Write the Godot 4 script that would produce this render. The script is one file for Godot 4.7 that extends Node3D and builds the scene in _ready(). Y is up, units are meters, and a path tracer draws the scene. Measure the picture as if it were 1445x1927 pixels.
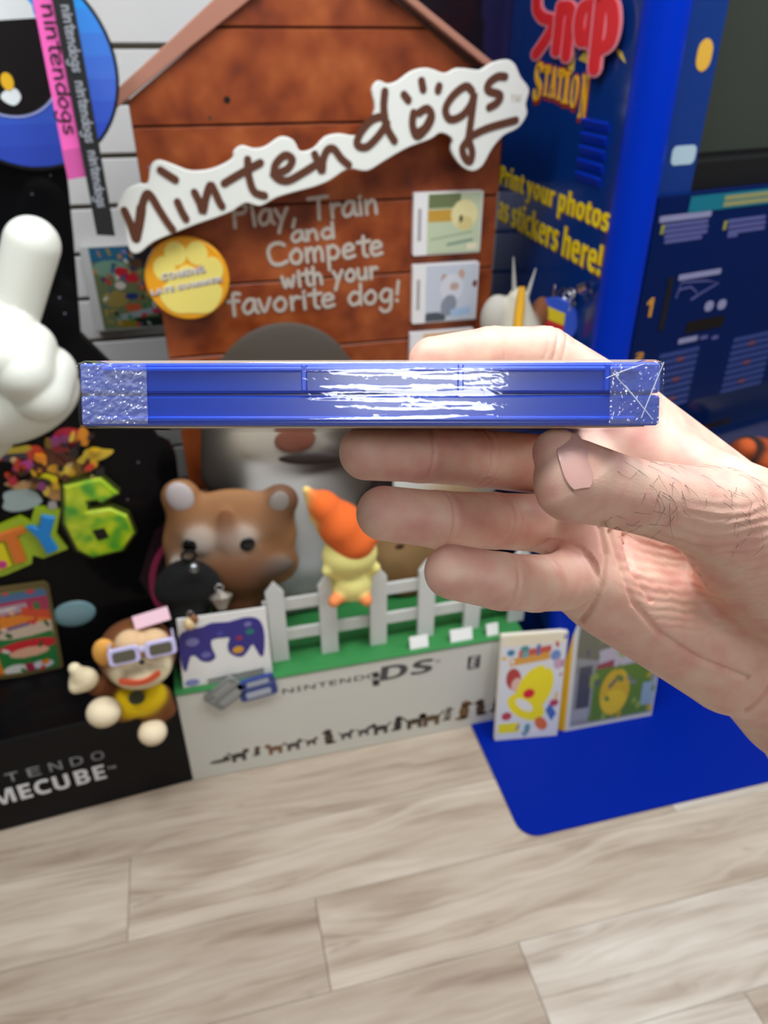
extends Node3D
# A game shop corner: a hand holds a wrapped blue case in front of shop displays. Metres, y up.
# The back wall runs along x; the camera is turned 14 degrees to the right and looks 32 degrees down.

const HAND_CELL := 0.0006
var M := {}
var used := {}
var rng := RandomNumberGenerator.new()


func _ready() -> void:
	rng.seed = 20
	camera_and_light()
	make_materials()
	room()
	dog_house()
	picket_fence()
	console_box()
	dogs()
	party_display()
	kiosk()
	soft_toys()
	small_things()
	game_case()
	hand()


func camera_and_light() -> void:
	var cam := Camera3D.new()
	cam.name = "camera"
	cam.position = Vector3(0, 1.5, 0)
	cam.rotation_degrees = Vector3(-32, -14, 0)
	var lens := CameraAttributesPhysical.new()
	lens.frustum_focal_length = 17.4368
	lens.frustum_focus_distance = 0.185
	lens.exposure_aperture = 14.0
	lens.frustum_near = 0.02
	lens.frustum_far = 40.0
	cam.attributes = lens
	add_child(cam)
	cam.fov = rad_to_deg(2.0 * atan(963.5 / 1400.0))
	cam.current = true
	var env := Environment.new()
	env.background_mode = Environment.BG_COLOR
	env.background_color = Color(0.02, 0.02, 0.02)
	env.tonemap_mode = Environment.TONE_MAPPER_LINEAR
	env.tonemap_exposure = 1.13
	env.sdfgi_enabled = true
	env.ssao_enabled = true
	env.ssil_enabled = true
	var we := WorldEnvironment.new()
	we.name = "environment"
	we.environment = env
	add_child(we)
	# ceiling panels: a glowing diffuser and an area light of its size just below it
	for spot: Array in [["far row's leftmost", Vector2(-0.85, -0.6)], ["far row's second", Vector2(0.15, -0.6)], ["far row's third", Vector2(1.15, -0.6)], ["far row's rightmost", Vector2(2.15, -0.6)], ["near row's left", Vector2(-0.5, 1.95)], ["near row's right", Vector2(1.4, 1.95)]]:
		ceiling_panel(spot[0], spot[1])


func ceiling_panel(which: String, at: Vector2) -> void:
	var t := thing("ceiling_light", "white ceiling light panel, the %s one of six" % which, "light", Transform3D(Basis(), Vector3(at.x, 2.78, at.y)), "ceiling light panels")
	var frame_m := mat(Color(0.9, 0.9, 0.9), 0.5)
	for s in [-1, 1]:
		add(t, "frame_bar", rbox(0.64, 0.02, 0.02, 0.003), frame_m, Transform3D(Basis(), Vector3(0, 0.01, 0.3 * s)))
		add(t, "frame_bar", rbox(0.02, 0.02, 0.62, 0.003), frame_m, Transform3D(Basis(), Vector3(0.31 * s, 0.01, 0)))
	var glow := mat(Color(0.95, 0.95, 0.95), 0.5)
	glow.emission_enabled = true
	glow.emission = Color(0.97, 0.985, 1.0)
	glow.emission_energy_multiplier = 3.0
	add(t, "diffuser", rbox(0.59, 0.01, 0.58, 0.002), glow, Transform3D(Basis(), Vector3(0, 0.012, 0)))
	var l := AreaLight3D.new()
	l.name = "panel_light"
	l.area_size = Vector2(0.58, 0.58)
	l.light_color = Color(0.97, 0.985, 1.0)
	l.light_energy = 1.75
	l.shadow_enabled = true
	l.set("area_range", 12.0)
	t.add_child(l)
	l.position = Vector3(0, -0.012, 0)
	l.rotation_degrees = Vector3(-90, 0, 0)


# ---------------------------------------------------------------- helpers

func poly(a: Array) -> PackedVector2Array:
	var p := PackedVector2Array()
	for i in range(0, a.size(), 2):
		p.append(Vector2(a[i], a[i + 1]))
	return p


func mat(c: Color, rough := 0.6, metal := 0.0, coat := 0.0) -> StandardMaterial3D:
	var m := StandardMaterial3D.new()
	m.albedo_color = c
	m.roughness = rough
	m.metallic = metal
	m.cull_mode = BaseMaterial3D.CULL_DISABLED
	if coat > 0.0:
		m.clearcoat_enabled = true
		m.clearcoat = coat
		m.clearcoat_roughness = 0.08
	return m


func vmat(rough := 0.8) -> StandardMaterial3D:
	var m := mat(Color.WHITE, rough)
	m.vertex_color_use_as_albedo = true
	return m


func hexc(s: String) -> Color:
	return Color(s)


func lin(s: String) -> Color:
	return Color(s).srgb_to_linear()


func add(parent: Node, called: String, mesh: Mesh, m: Material, xf := Transform3D()) -> MeshInstance3D:
	var o := MeshInstance3D.new()
	o.name = called
	o.mesh = mesh
	o.material_override = m
	o.transform = xf
	parent.add_child(o, true)
	return o


func numbered(called: String) -> String:
	if not used.has(called):
		used[called] = 0
		return called
	used[called] += 1
	return "%s_%03d" % [called, used[called]]


func thing(called: String, label: String, category: String, xf := Transform3D(), group := "") -> Node3D:
	var o := Node3D.new()
	o.name = numbered(called)
	add_child(o)
	o.transform = xf
	o.set_meta("label", label)
	o.set_meta("category", category)
	if group:
		o.set_meta("group", group)
	return o


func struct(called: String, label: String, xf := Transform3D()) -> Node3D:
	var o := Node3D.new()
	o.name = called
	add_child(o)
	o.transform = xf
	o.set_meta("label", label)
	o.set_meta("kind", "structure")
	o.set_meta("category", called.split("_")[0])
	return o


func at3(x: float, y: float, z: float) -> Transform3D:
	return Transform3D(Basis(), Vector3(x, y, z))


func turned(deg: Vector3, at: Vector3) -> Transform3D:
	return Transform3D(Basis.from_euler(deg * PI / 180.0), at)


class MB:
	var v := PackedVector3Array()
	var n := PackedVector3Array()
	var t := PackedVector2Array()
	var c := PackedColorArray()
	var tint := Color.WHITE

	func tri(a: Vector3, b: Vector3, d: Vector3, out: Vector3, ua := Vector2(), ub := Vector2(), ud := Vector2()) -> void:
		var f := (b - a).cross(d - a)
		if f.length_squared() < 1e-20:
			return
		f = f.normalized()
		if f.dot(out) > 0.0:
			v.append_array([a, d, b]); t.append_array([ua, ud, ub])
		else:
			f = -f
			v.append_array([a, b, d]); t.append_array([ua, ub, ud])
		var face := f if f.dot(out) > 0.0 else -f
		n.append_array([face, face, face])
		c.append_array([tint, tint, tint])

	func quad(a: Vector3, b: Vector3, d: Vector3, e: Vector3, out: Vector3) -> void:
		tri(a, b, d, out, Vector2(0, 1), Vector2(1, 1), Vector2(1, 0))
		tri(a, d, e, out, Vector2(0, 1), Vector2(1, 0), Vector2(0, 0))

	func stri(a: Vector3, b: Vector3, d: Vector3, na: Vector3, nb: Vector3, nd: Vector3, ua := Vector2(), ub := Vector2(), ud := Vector2()) -> void:
		var f := (b - a).cross(d - a)
		if f.dot(na + nb + nd) > 0.0:
			v.append_array([a, d, b]); n.append_array([na, nd, nb]); t.append_array([ua, ud, ub])
		else:
			v.append_array([a, b, d]); n.append_array([na, nb, nd]); t.append_array([ua, ub, ud])
		c.append_array([tint, tint, tint])

	func done() -> ArrayMesh:
		var arr := []
		arr.resize(Mesh.ARRAY_MAX)
		arr[Mesh.ARRAY_VERTEX] = v
		arr[Mesh.ARRAY_NORMAL] = n
		arr[Mesh.ARRAY_TEX_UV] = t
		arr[Mesh.ARRAY_COLOR] = c
		var m := ArrayMesh.new()
		m.add_surface_from_arrays(Mesh.PRIMITIVE_TRIANGLES, arr)
		return m


func rbox(sx: float, sy: float, sz: float, b: float) -> ArrayMesh:
	var g := MB.new()
	put_box(g, Vector3(sx, sy, sz), b, Transform3D())
	return g.done()


func put_box(g: MB, size: Vector3, b: float, xf: Transform3D) -> void:
	var h := size / 2.0
	var i := h - Vector3(b, b, b)
	for ax in 3:
		var p := (ax + 1) % 3
		var q := (ax + 2) % 3
		for s in [-1.0, 1.0]:
			var k: Array[Vector3] = []
			for e in [[-1, -1], [1, -1], [1, 1], [-1, 1]]:
				var w := Vector3()
				w[ax] = h[ax] * s
				w[p] = i[p] * e[0]
				w[q] = i[q] * e[1]
				k.append(xf * w)
			var out := Vector3()
			out[ax] = s
			g.quad(k[0], k[1], k[2], k[3], xf.basis * out)
	if b <= 0.0:
		return
	for ax in 3:
		var p := (ax + 1) % 3
		var q := (ax + 2) % 3
		for sp in [-1.0, 1.0]:
			for sq in [-1.0, 1.0]:
				var k: Array[Vector3] = []
				for e in [[-1, 0], [1, 0], [1, 1], [-1, 1]]:
					var w := Vector3()
					w[ax] = i[ax] * e[0]
					w[p] = (h[p] if e[1] == 0 else i[p]) * sp
					w[q] = (i[q] if e[1] == 0 else h[q]) * sq
					k.append(xf * w)
				var out := Vector3()
				out[p] = sp
				out[q] = sq
				g.quad(k[0], k[1], k[2], k[3], xf.basis * out)
	for sx in [-1.0, 1.0]:
		for sy in [-1.0, 1.0]:
			for sz in [-1.0, 1.0]:
				g.tri(xf * Vector3(h.x * sx, i.y * sy, i.z * sz), xf * Vector3(i.x * sx, h.y * sy, i.z * sz), xf * Vector3(i.x * sx, i.y * sy, h.z * sz), xf.basis * Vector3(sx, sy, sz))


func prism(p: PackedVector2Array, z0: float, z1: float, b := 0.0) -> ArrayMesh:
	var g := MB.new()
	put_prism(g, p, z0, z1, b)
	return g.done()


func put_prism(g: MB, p: PackedVector2Array, z0: float, z1: float, b := 0.0) -> void:
	if Geometry2D.is_polygon_clockwise(p):
		p.reverse()
	var lo := p[0]
	var hi := p[0]
	for q in p:
		lo = lo.min(q)
		hi = hi.max(q)
	var sz := hi - lo
	var top := p
	if b > 0.0:      # each corner moved in along its bisector
		top = PackedVector2Array()
		for i in p.size():
			var e0 := (p[i] - p[i - 1]).normalized()
			var e1 := (p[(i + 1) % p.size()] - p[i]).normalized()
			var nn := Vector2(-e0.y - e1.y, e0.x + e1.x)
			var l := maxf(nn.length_squared() * 0.5, 0.3)
			top.append(p[i] + nn / l * b)
	var ids := Geometry2D.triangulate_polygon(top)
	var f := func(q: Vector2) -> Vector2: return Vector2((q.x - lo.x) / sz.x, 1.0 - (q.y - lo.y) / sz.y)
	for i in range(0, ids.size(), 3):
		var a := top[ids[i]]
		var d := top[ids[i + 1]]
		var e := top[ids[i + 2]]
		g.tri(Vector3(a.x, a.y, z1), Vector3(d.x, d.y, z1), Vector3(e.x, e.y, z1), Vector3(0, 0, 1), f.call(a), f.call(d), f.call(e))
		a = p[ids[i]]
		d = p[ids[i + 1]]
		e = p[ids[i + 2]]
		g.tri(Vector3(a.x, a.y, z0), Vector3(d.x, d.y, z0), Vector3(e.x, e.y, z0), Vector3(0, 0, -1), f.call(a), f.call(d), f.call(e))
	for i in p.size():
		var j := (i + 1) % p.size()
		var e := p[j] - p[i]
		var out := Vector3(e.y, -e.x, 0)
		g.quad(Vector3(p[i].x, p[i].y, z0), Vector3(p[j].x, p[j].y, z0), Vector3(p[j].x, p[j].y, z1 - b), Vector3(p[i].x, p[i].y, z1 - b), out)
		if b > 0.0:
			g.quad(Vector3(p[i].x, p[i].y, z1 - b), Vector3(p[j].x, p[j].y, z1 - b), Vector3(top[j].x, top[j].y, z1), Vector3(top[i].x, top[i].y, z1), out + Vector3(0, 0, e.length()))


func curve(p: PackedVector2Array, n := 5, closed := false) -> PackedVector2Array:
	var r := PackedVector2Array()
	var c := p.size()
	var last := c if closed else c - 1
	for i in last:
		var a := p[(i - 1 + c) % c] if closed or i > 0 else p[0]
		var b := p[i]
		var d := p[(i + 1) % c]
		var e := p[(i + 2) % c] if closed or i + 2 < c else p[c - 1]
		for k in n:
			r.append(b.cubic_interpolate(d, a, e, float(k) / n))
	if not closed:
		r.append(p[c - 1])
	return r


# a flat pen stroke with round ends; it rises a little along its way so that crossings do not share a plane
func put_stroke(g: MB, p: PackedVector2Array, w: float, z0: float, z1: float) -> void:
	var r := w / 2.0
	var n := p.size()
	var lft := PackedVector2Array()
	var rgt := PackedVector2Array()
	var zz := PackedFloat32Array()
	for i in n:
		var d := (p[mini(i + 1, n - 1)] - p[maxi(i - 1, 0)]).normalized()
		var s := Vector2(-d.y, d.x) * r
		lft.append(p[i] + s)
		rgt.append(p[i] - s)
		zz.append(z1 + 0.00025 * i / n)
	for i in n - 1:
		var a := Vector3(rgt[i].x, rgt[i].y, zz[i])
		var b := Vector3(rgt[i + 1].x, rgt[i + 1].y, zz[i + 1])
		var c := Vector3(lft[i + 1].x, lft[i + 1].y, zz[i + 1])
		var d := Vector3(lft[i].x, lft[i].y, zz[i])
		g.quad(a, b, c, d, Vector3(0, 0, 1))
		var o := Vector3(lft[i].x - p[i].x, lft[i].y - p[i].y, 0)
		g.quad(d, c, Vector3(c.x, c.y, z0), Vector3(d.x, d.y, z0), o)
		g.quad(a, b, Vector3(b.x, b.y, z0), Vector3(a.x, a.y, z0), -o)
	for e in [[0, 1.0], [n - 1, -1.0]]:
		var q := p[e[0]]
		var from: Vector2 = (lft[e[0]] - q) * float(e[1])
		var z: float = zz[e[0]]
		for k in 6:
			var a := q + from.rotated(PI * k / 6)
			var b := q + from.rotated(PI * (k + 1) / 6)
			g.tri(Vector3(q.x, q.y, z), Vector3(a.x, a.y, z), Vector3(b.x, b.y, z), Vector3(0, 0, 1))
			g.quad(Vector3(a.x, a.y, z0), Vector3(b.x, b.y, z0), Vector3(b.x, b.y, z), Vector3(a.x, a.y, z), Vector3(a.x - q.x, a.y - q.y, 0))


func strokes(list: Array, w: float, z0: float, z1: float, smooth := true) -> ArrayMesh:
	var g := MB.new()
	var up := 0.0
	for p: PackedVector2Array in list:
		put_stroke(g, curve(p) if smooth and p.size() > 2 else p, w, z0, z1 + up)
		up += 0.0003
	return g.done()


func round_rect(c: Vector2, w: float, h: float, r: float, n := 5) -> PackedVector2Array:
	var p := PackedVector2Array()
	for k in 4:
		var o: Vector2 = c + Vector2(w / 2 - r, h / 2 - r) * [Vector2(1, 1), Vector2(-1, 1), Vector2(-1, -1), Vector2(1, -1)][k]
		for i in n + 1:
			p.append(o + Vector2.from_angle((k + float(i) / n) * PI / 2) * r)
	return p


func ngon(c: Vector2, rx: float, ry: float, n := 28, turn := 0.0) -> PackedVector2Array:
	var p := PackedVector2Array()
	for i in n:
		p.append(c + (Vector2.from_angle(TAU * i / n) * Vector2(rx, ry)).rotated(turn))
	return p


func tube(path: PackedVector3Array, radii: Array, seg := 8, flat := 1.0) -> ArrayMesh:
	var g := MB.new()
	put_tube(g, path, radii, seg, flat)
	return g.done()


func put_tube(g: MB, path: PackedVector3Array, radii: Array, seg := 8, flat := 1.0) -> void:
	var rings := []
	var side := Vector3()
	for i in path.size():
		var d := (path[mini(i + 1, path.size() - 1)] - path[maxi(i - 1, 0)]).normalized()
		if side == Vector3():
			side = d.cross(Vector3.UP if absf(d.y) < 0.9 else Vector3.RIGHT).normalized()
		side = (side - d * side.dot(d)).normalized()
		var up := side.cross(d)
		var r: float = radii[mini(i, radii.size() - 1)]
		var ring := []
		for k in seg:
			var a := TAU * k / seg
			var o := side * cos(a) + up * sin(a) * flat
			ring.append([path[i] + o * r, (side * cos(a) * flat + up * sin(a)).normalized()])
		rings.append(ring)
	for i in path.size() - 1:
		for k in seg:
			var j := (k + 1) % seg
			var a: Array = rings[i][k]
			var b: Array = rings[i][j]
			var c: Array = rings[i + 1][j]
			var d: Array = rings[i + 1][k]
			g.stri(a[0], b[0], c[0], a[1], b[1], c[1])
			g.stri(a[0], c[0], d[0], a[1], c[1], d[1])
	for e in [[0, 1], [path.size() - 1, path.size() - 2]]:
		for k in range(1, seg - 1):
			g.tri(rings[e[0]][0][0], rings[e[0]][k][0], rings[e[0]][k + 1][0], path[e[0]] - path[e[1]])


func torus_path(c: Vector3, a: Vector3, b: Vector3, n := 20, from := 0.0, to := TAU) -> PackedVector3Array:
	var p := PackedVector3Array()
	for i in n + 1:
		var q := lerpf(from, to, float(i) / n)
		p.append(c + a * cos(q) + b * sin(q))
	return p


func font(kind := "Droid Sans", bold := true) -> SystemFont:
	var f := SystemFont.new()
	f.font_names = PackedStringArray([kind])
	f.font_weight = 700 if bold else 400
	return f


# words fitted into the box from a to b of the local plane, z0 its back
func text(parent: Node, called: String, words: String, m: Material, a: Vector2, b: Vector2, z0: float, deep: float, kind := "Droid Sans", bold := true, slant := 0.0, turn := 0.0) -> MeshInstance3D:
	var t := TextMesh.new()
	t.font = font(kind, bold)
	t.text = words
	t.font_size = 40
	t.pixel_size = 0.01
	t.depth = 1.0
	t.curve_step = 2.0
	var box := t.get_aabb()
	var s := Vector3((b.x - a.x) / box.size.x, (b.y - a.y) / box.size.y, deep)
	var bs := Basis(Vector3(s.x, 0, 0), Vector3(slant * s.y, s.y, 0), Vector3(0, 0, s.z))
	var xf := Transform3D(bs, Vector3((a.x + b.x) / 2, (a.y + b.y) / 2, z0 + deep / 2))
	xf.origin -= bs * Vector3(box.get_center().x, box.get_center().y, 0)
	if turn != 0.0:
		var c := Vector3((a.x + b.x) / 2, (a.y + b.y) / 2, 0)
		xf = Transform3D(Basis(), c) * Transform3D(Basis(Vector3(0, 0, 1), turn), Vector3()) * Transform3D(Basis(), -c) * xf
	return add(parent, called, t, m, xf)


const PEN := {
	"P": [[0.05, 0, 0.1, 1], [0.1, 0.98, 0.5, 0.95, 0.55, 0.7, 0.4, 0.5, 0.1, 0.5]], "T": [[0, 0.95, 0.75, 1.0], [0.4, 0.97, 0.36, 0]], "C": [[0.7, 0.85, 0.5, 1.0, 0.2, 0.9, 0.05, 0.5, 0.15, 0.1, 0.45, 0, 0.75, 0.1]],
	"l": [[0.1, 1, 0.12, 0]], "a": [[0.5, 0.5, 0.25, 0.52, 0.05, 0.25, 0.15, 0.0, 0.4, 0.12, 0.5, 0.5], [0.5, 0.5, 0.52, 0.1, 0.6, 0]], "y": [[0.05, 0.5, 0.25, 0.1], [0.5, 0.52, 0.25, 0.05, 0.1, -0.35]], ",": [[0.12, 0.08, 0.02, -0.2]],
	"r": [[0.08, 0.5, 0.1, 0], [0.1, 0.3, 0.25, 0.48, 0.42, 0.45]], "i": [[0.1, 0.5, 0.12, 0], [0.1, 0.75, 0.12, 0.8]], "n": [[0.06, 0.5, 0.08, 0], [0.08, 0.3, 0.28, 0.5, 0.42, 0.4, 0.46, 0]], "d": [[0.5, 0.4, 0.25, 0.5, 0.05, 0.25, 0.2, 0, 0.45, 0.1, 0.52, 0.35], [0.52, 1.0, 0.52, 0]],
	"o": [[0.28, 0.5, 0.06, 0.3, 0.14, 0.03, 0.38, 0.02, 0.5, 0.28, 0.38, 0.48, 0.26, 0.5]], "m": [[0.05, 0.5, 0.07, 0], [0.07, 0.3, 0.22, 0.5, 0.34, 0.4, 0.36, 0], [0.36, 0.3, 0.52, 0.5, 0.66, 0.4, 0.68, 0]], "p": [[0.08, 0.5, 0.08, -0.38], [0.08, 0.4, 0.3, 0.52, 0.5, 0.3, 0.36, 0.04, 0.1, 0.08]],
	"e": [[0.06, 0.25, 0.46, 0.32, 0.36, 0.5, 0.14, 0.45, 0.05, 0.22, 0.18, 0.0, 0.5, 0.06]], "t": [[0.25, 0.9, 0.25, 0.1, 0.4, 0], [0, 0.55, 0.5, 0.6]], "w": [[0.02, 0.5, 0.15, 0, 0.3, 0.4, 0.45, 0, 0.62, 0.5]], "h": [[0.08, 1.0, 0.08, 0], [0.08, 0.3, 0.28, 0.5, 0.42, 0.38, 0.46, 0]],
	"u": [[0.05, 0.5, 0.1, 0.08, 0.3, 0.02, 0.44, 0.2], [0.46, 0.5, 0.48, 0]], "f": [[0.45, 0.95, 0.28, 1.0, 0.2, 0.8, 0.18, -0.05], [0, 0.5, 0.4, 0.52]], "v": [[0.02, 0.5, 0.2, 0, 0.45, 0.52]], "g": [[0.48, 0.45, 0.25, 0.52, 0.06, 0.28, 0.2, 0.04, 0.42, 0.12, 0.5, 0.45], [0.5, 0.45, 0.46, -0.25, 0.2, -0.38, 0.05, -0.25]],
	"!": [[0.15, 1.0, 0.1, 0.3], [0.08, 0.05, 0.1, 0.02]], "s": [[0.42, 0.48, 0.15, 0.48, 0.12, 0.3, 0.4, 0.2, 0.34, 0.0, 0.05, 0.04]],
}
const WIDE := {"P": 0.68, "T": 0.8, "C": 0.85, "l": 0.28, "i": 0.28, ",": 0.3, "r": 0.48, "m": 0.85, "w": 0.76, "t": 0.5, "f": 0.5, "!": 0.3, " ": 0.42, "v": 0.55, "s": 0.55}


# hand lettering: each letter of the words a part, written between a and b of the local plane with letter height h
func lettering(parent: Node, words: String, a: Vector2, b: Vector2, h: float, w: float, z0: float, z1: float, m: Material) -> void:
	var total := 0.0
	for ch in words:
		total += WIDE.get(ch, 0.64)
	var x := 0.0
	var dir := b - a
	var up := Vector2(-dir.y, dir.x).normalized() * h
	for ch in words:
		var g := MB.new()
		for s: Array in PEN.get(ch, []):
			var p := PackedVector2Array()
			for i in range(0, s.size(), 2):
				var y: float = s[i + 1]
				p.append(a + dir * ((x + s[i]) / total) + up * (y * 1.25 if y <= 0.5 else 0.625 + (y - 0.5) * 0.75))
			put_stroke(g, curve(p, 4) if p.size() > 2 else p, w, z0, z1 + fmod(s[0] * 7.0, 1.0) * 0.0004)
		if g.v.size() > 0:
			add(parent, "letter", g.done(), m)
		x += WIDE.get(ch, 0.64)


# ---------------------------------------------------------------- rounded bodies: a distance field meshed as surface nets
# cone: tapered capsule between two balls; egg: turned ellipsoid. g = 0 is the trunk, each other number a limb of its own.

func cone(a: Vector3, ra: float, b: Vector3, rb: float, c := Color.WHITE, g := 0) -> Dictionary:
	return {"t": 0, "a": a, "b": b, "ra": ra, "rb": rb, "c": c, "g": g}


func egg(at: Vector3, r: Vector3, c := Color.WHITE, deg := Vector3(), g := 0) -> Dictionary:
	var bs := Basis.from_euler(deg * PI / 180.0)
	return {"t": 1, "a": at, "b": at, "ra": r.x, "rb": r.y, "r": r, "i": bs.inverse(), "c": c, "g": g}


func el_dist(e: Dictionary, p: Vector3) -> float:
	if e.t == 0:
		var ab: Vector3 = e.b - e.a
		var q: Vector3 = p - e.a
		var l := ab.length_squared()
		var t := clampf(q.dot(ab) / l, 0.0, 1.0) if l > 0.0 else 0.0
		return (q - ab * t).length() - lerpf(e.ra, e.rb, t)
	var s: Vector3 = e.i * (p - e.a)
	var k0: float = (s / e.r).length()
	if k0 < 1e-6:
		return -minf(minf(e.r.x, e.r.y), e.r.z)
	var k1: float = (s / (e.r * e.r)).length()
	return k0 * (k0 - 1.0) / k1


func blob(els: Array, cell: float, k: float, kf: float, bend = null, paint = null, soft := 0.8) -> ArrayMesh:
	var lo := Vector3(1e9, 1e9, 1e9)
	var hi := -lo
	var ng := 1
	var cnt := els.size()
	for e: Dictionary in els:
		ng = maxi(ng, e.g + 1)
		var r := Vector3.ONE * maxf(e.ra, e.rb) if e.t == 0 else Vector3.ONE * maxf(e.r.x, maxf(e.r.y, e.r.z))
		lo = lo.min((e.a - r).min(e.b - r))
		hi = hi.max((e.a + r).max(e.b + r))
	lo -= Vector3.ONE * cell * 4
	hi += Vector3.ONE * cell * 4
	var n := Vector3i(((hi - lo) / cell).ceil())
	const S := 8
	var nb := (n + Vector3i(S - 1, S - 1, S - 1)) / S
	var half := cell * S * 0.8661
	var vid := {}
	var verts := PackedVector3Array()
	var quads := PackedInt64Array()
	var sx := 1
	var sy := n.x + 32
	var sz := sy * (n.y + 32)
	var vals := PackedFloat32Array()
	vals.resize(9 * 9 * 9)
	var dg := PackedFloat32Array()
	dg.resize(ng)
	var corner := [0, 1, 9, 10, 81, 82, 90, 91]
	var edges := [[0, 1], [2, 3], [4, 5], [6, 7], [0, 2], [1, 3], [4, 6], [5, 7], [0, 4], [1, 5], [2, 6], [3, 7]]
	var cpos: Array[Vector3] = []
	for i in 8:
		cpos.append(Vector3(i & 1, (i >> 1) & 1, i >> 2))
	# first boxes of 4 x 4 x 4 blocks, then the blocks near the surface
	var nq := (nb + Vector3i(3, 3, 3)) / 4
	var todo: Array[Vector3i] = []
	for bz in nq.z:
		for by in nq.y:
			for bx in nq.x:
				var far := 1e9
				var mid := lo + (Vector3(bx, by, bz) + Vector3.ONE * 0.5) * cell * S * 4
				for e: Dictionary in els:
					far = minf(far, el_dist(e, mid))
				if far < half * 6.4 + 2.2 * k and far > -half * 6.8 - k:
					for q in 64:
						var b := Vector3i(bx, by, bz) * 4 + Vector3i(q & 3, (q >> 2) & 3, q >> 4)
						if b.x < nb.x and b.y < nb.y and b.z < nb.z:
							todo.append(b)
	for blk in todo:
		var bx := blk.x
		var by := blk.y
		var bz := blk.z
		var base := lo + Vector3(bx, by, bz) * cell * S
		var mid := base + Vector3.ONE * cell * S * 0.5
		var near: Array[Dictionary] = []
		var best := 1e9
		for e: Dictionary in els:
			var d := el_dist(e, mid)
			best = minf(best, d)
			if d < half * (1.1 if e.t == 0 else 1.6) + 2.2 * k:
				near.append(e)
		if near.is_empty() or best > half * 1.6 + 2.2 * k or best < -half * 1.7 - k:
			continue
		var nn := near.size()
		# flat copies for speed
		var T := PackedInt32Array()
		var A := PackedVector3Array()
		var AB := PackedVector3Array()
		var RA := PackedFloat32Array()
		var DR := PackedFloat32Array()
		var IL := PackedFloat32Array()
		var G := PackedInt32Array()
		for e in near:
			T.append(e.t)
			A.append(e.a)
			var ab: Vector3 = e.b - e.a
			AB.append(ab)
			RA.append(e.ra)
			DR.append(e.rb - e.ra)
			IL.append(1.0 / ab.length_squared() if ab.length_squared() > 0.0 else 0.0)
			G.append(e.g)
		var at := 0
		var some := 0
		for z in 9:
			for y in 9:
				for x in 9:
					var p := base + Vector3(x, y, z) * cell
					dg.fill(1e3)
					for i in nn:
						var d: float
						if T[i] == 0:
							var q := p - A[i]
							var t := clampf(q.dot(AB[i]) * IL[i], 0.0, 1.0)
							d = (q - AB[i] * t).length() - RA[i] - DR[i] * t
						else:
							d = el_dist(near[i], p)
						var o := dg[G[i]]
						var kk := k if G[i] == 0 else kf
						var h := maxf(kk - absf(o - d), 0.0)
						dg[G[i]] = minf(o, d) - h * h * 0.25 / kk
					var f := dg[0]
					if ng > 1:
						f = 1e3
						var d0 := dg[0]
						for i in range(1, ng):
							var d := dg[i]
							var kj := k * 0.45
							var h := maxf(kj - absf(d0 - d), 0.0)
							d = minf(d0, d) - h * h * 0.25 / kj
							h = maxf(kf - absf(f - d), 0.0)
							f = minf(f, d) - h * h * 0.25 / kf
					vals[at] = f
					at += 1
					if f < 0.0:
						some += 1
		if some == 0 or some == 729:
			continue
		for z in 8:
			for y in 8:
				for x in 8:
					var c0 := x + y * 9 + z * 81
					var v0 := vals[c0]
					var s := v0 < 0.0
					var mixed := false
					for i in range(1, 8):
						if (vals[c0 + corner[i]] < 0.0) != s:
							mixed = true
							break
					if not mixed:
						continue
					var sum := Vector3()
					var m := 0
					for e: Array in edges:
						var va := vals[c0 + corner[e[0]]]
						var vb := vals[c0 + corner[e[1]]]
						if (va < 0.0) != (vb < 0.0):
							sum += cpos[e[0]].lerp(cpos[e[1]], va / (va - vb))
							m += 1
					var key := bx * S + x + 8 + (by * S + y + 8) * sy + (bz * S + z + 8) * sz
					vid[key] = verts.size()
					verts.append(base + (Vector3(x, y, z) + sum / m) * cell)
					for ax in 3:
						if (vals[c0 + [1, 9, 81][ax]] < 0.0) != s:
							quads.append(key * 8 + ax * 2 + (1 if s else 0))
	var idx := PackedInt32Array()
	var step := [sx, sy, sz]
	for code in quads:
		var key := code >> 3
		var ax := (code >> 1) & 3
		var p: int = step[(ax + 1) % 3]
		var q: int = step[(ax + 2) % 3]
		if not (vid.has(key - p) and vid.has(key - q) and vid.has(key - p - q)):
			continue
		var a: int = vid[key]
		var b: int = vid[key - p]
		var c: int = vid[key - p - q]
		var d: int = vid[key - q]
		if code & 1:
			idx.append_array([a, c, b, a, d, c])
		else:
			idx.append_array([a, b, c, a, c, d])
	var norms := net_normals(verts, idx)
	if bend != null:
		for i in verts.size():
			verts[i] = bend.call(verts[i], norms[i])
		norms = net_normals(verts, idx)
	var cols := PackedColorArray()
	cols.resize(verts.size())
	for i in verts.size():
		var p := verts[i]
		if paint != null:
			cols[i] = paint.call(p, norms[i])
			continue
		var sum := Color(0, 0, 0, 0)
		var tw := 0.0
		for e: Dictionary in els:
			var w := exp(-maxf(el_dist(e, p), -0.002) / (cell * soft))
			sum += e.c * w
			tw += w
		cols[i] = Color(sum.r / tw, sum.g / tw, sum.b / tw) if tw > 0.0 else els[0].c
	var arr := []
	arr.resize(Mesh.ARRAY_MAX)
	arr[Mesh.ARRAY_VERTEX] = verts
	arr[Mesh.ARRAY_NORMAL] = norms
	arr[Mesh.ARRAY_COLOR] = cols
	arr[Mesh.ARRAY_INDEX] = idx
	var mesh := ArrayMesh.new()
	mesh.add_surface_from_arrays(Mesh.PRIMITIVE_TRIANGLES, arr)
	return mesh


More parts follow.
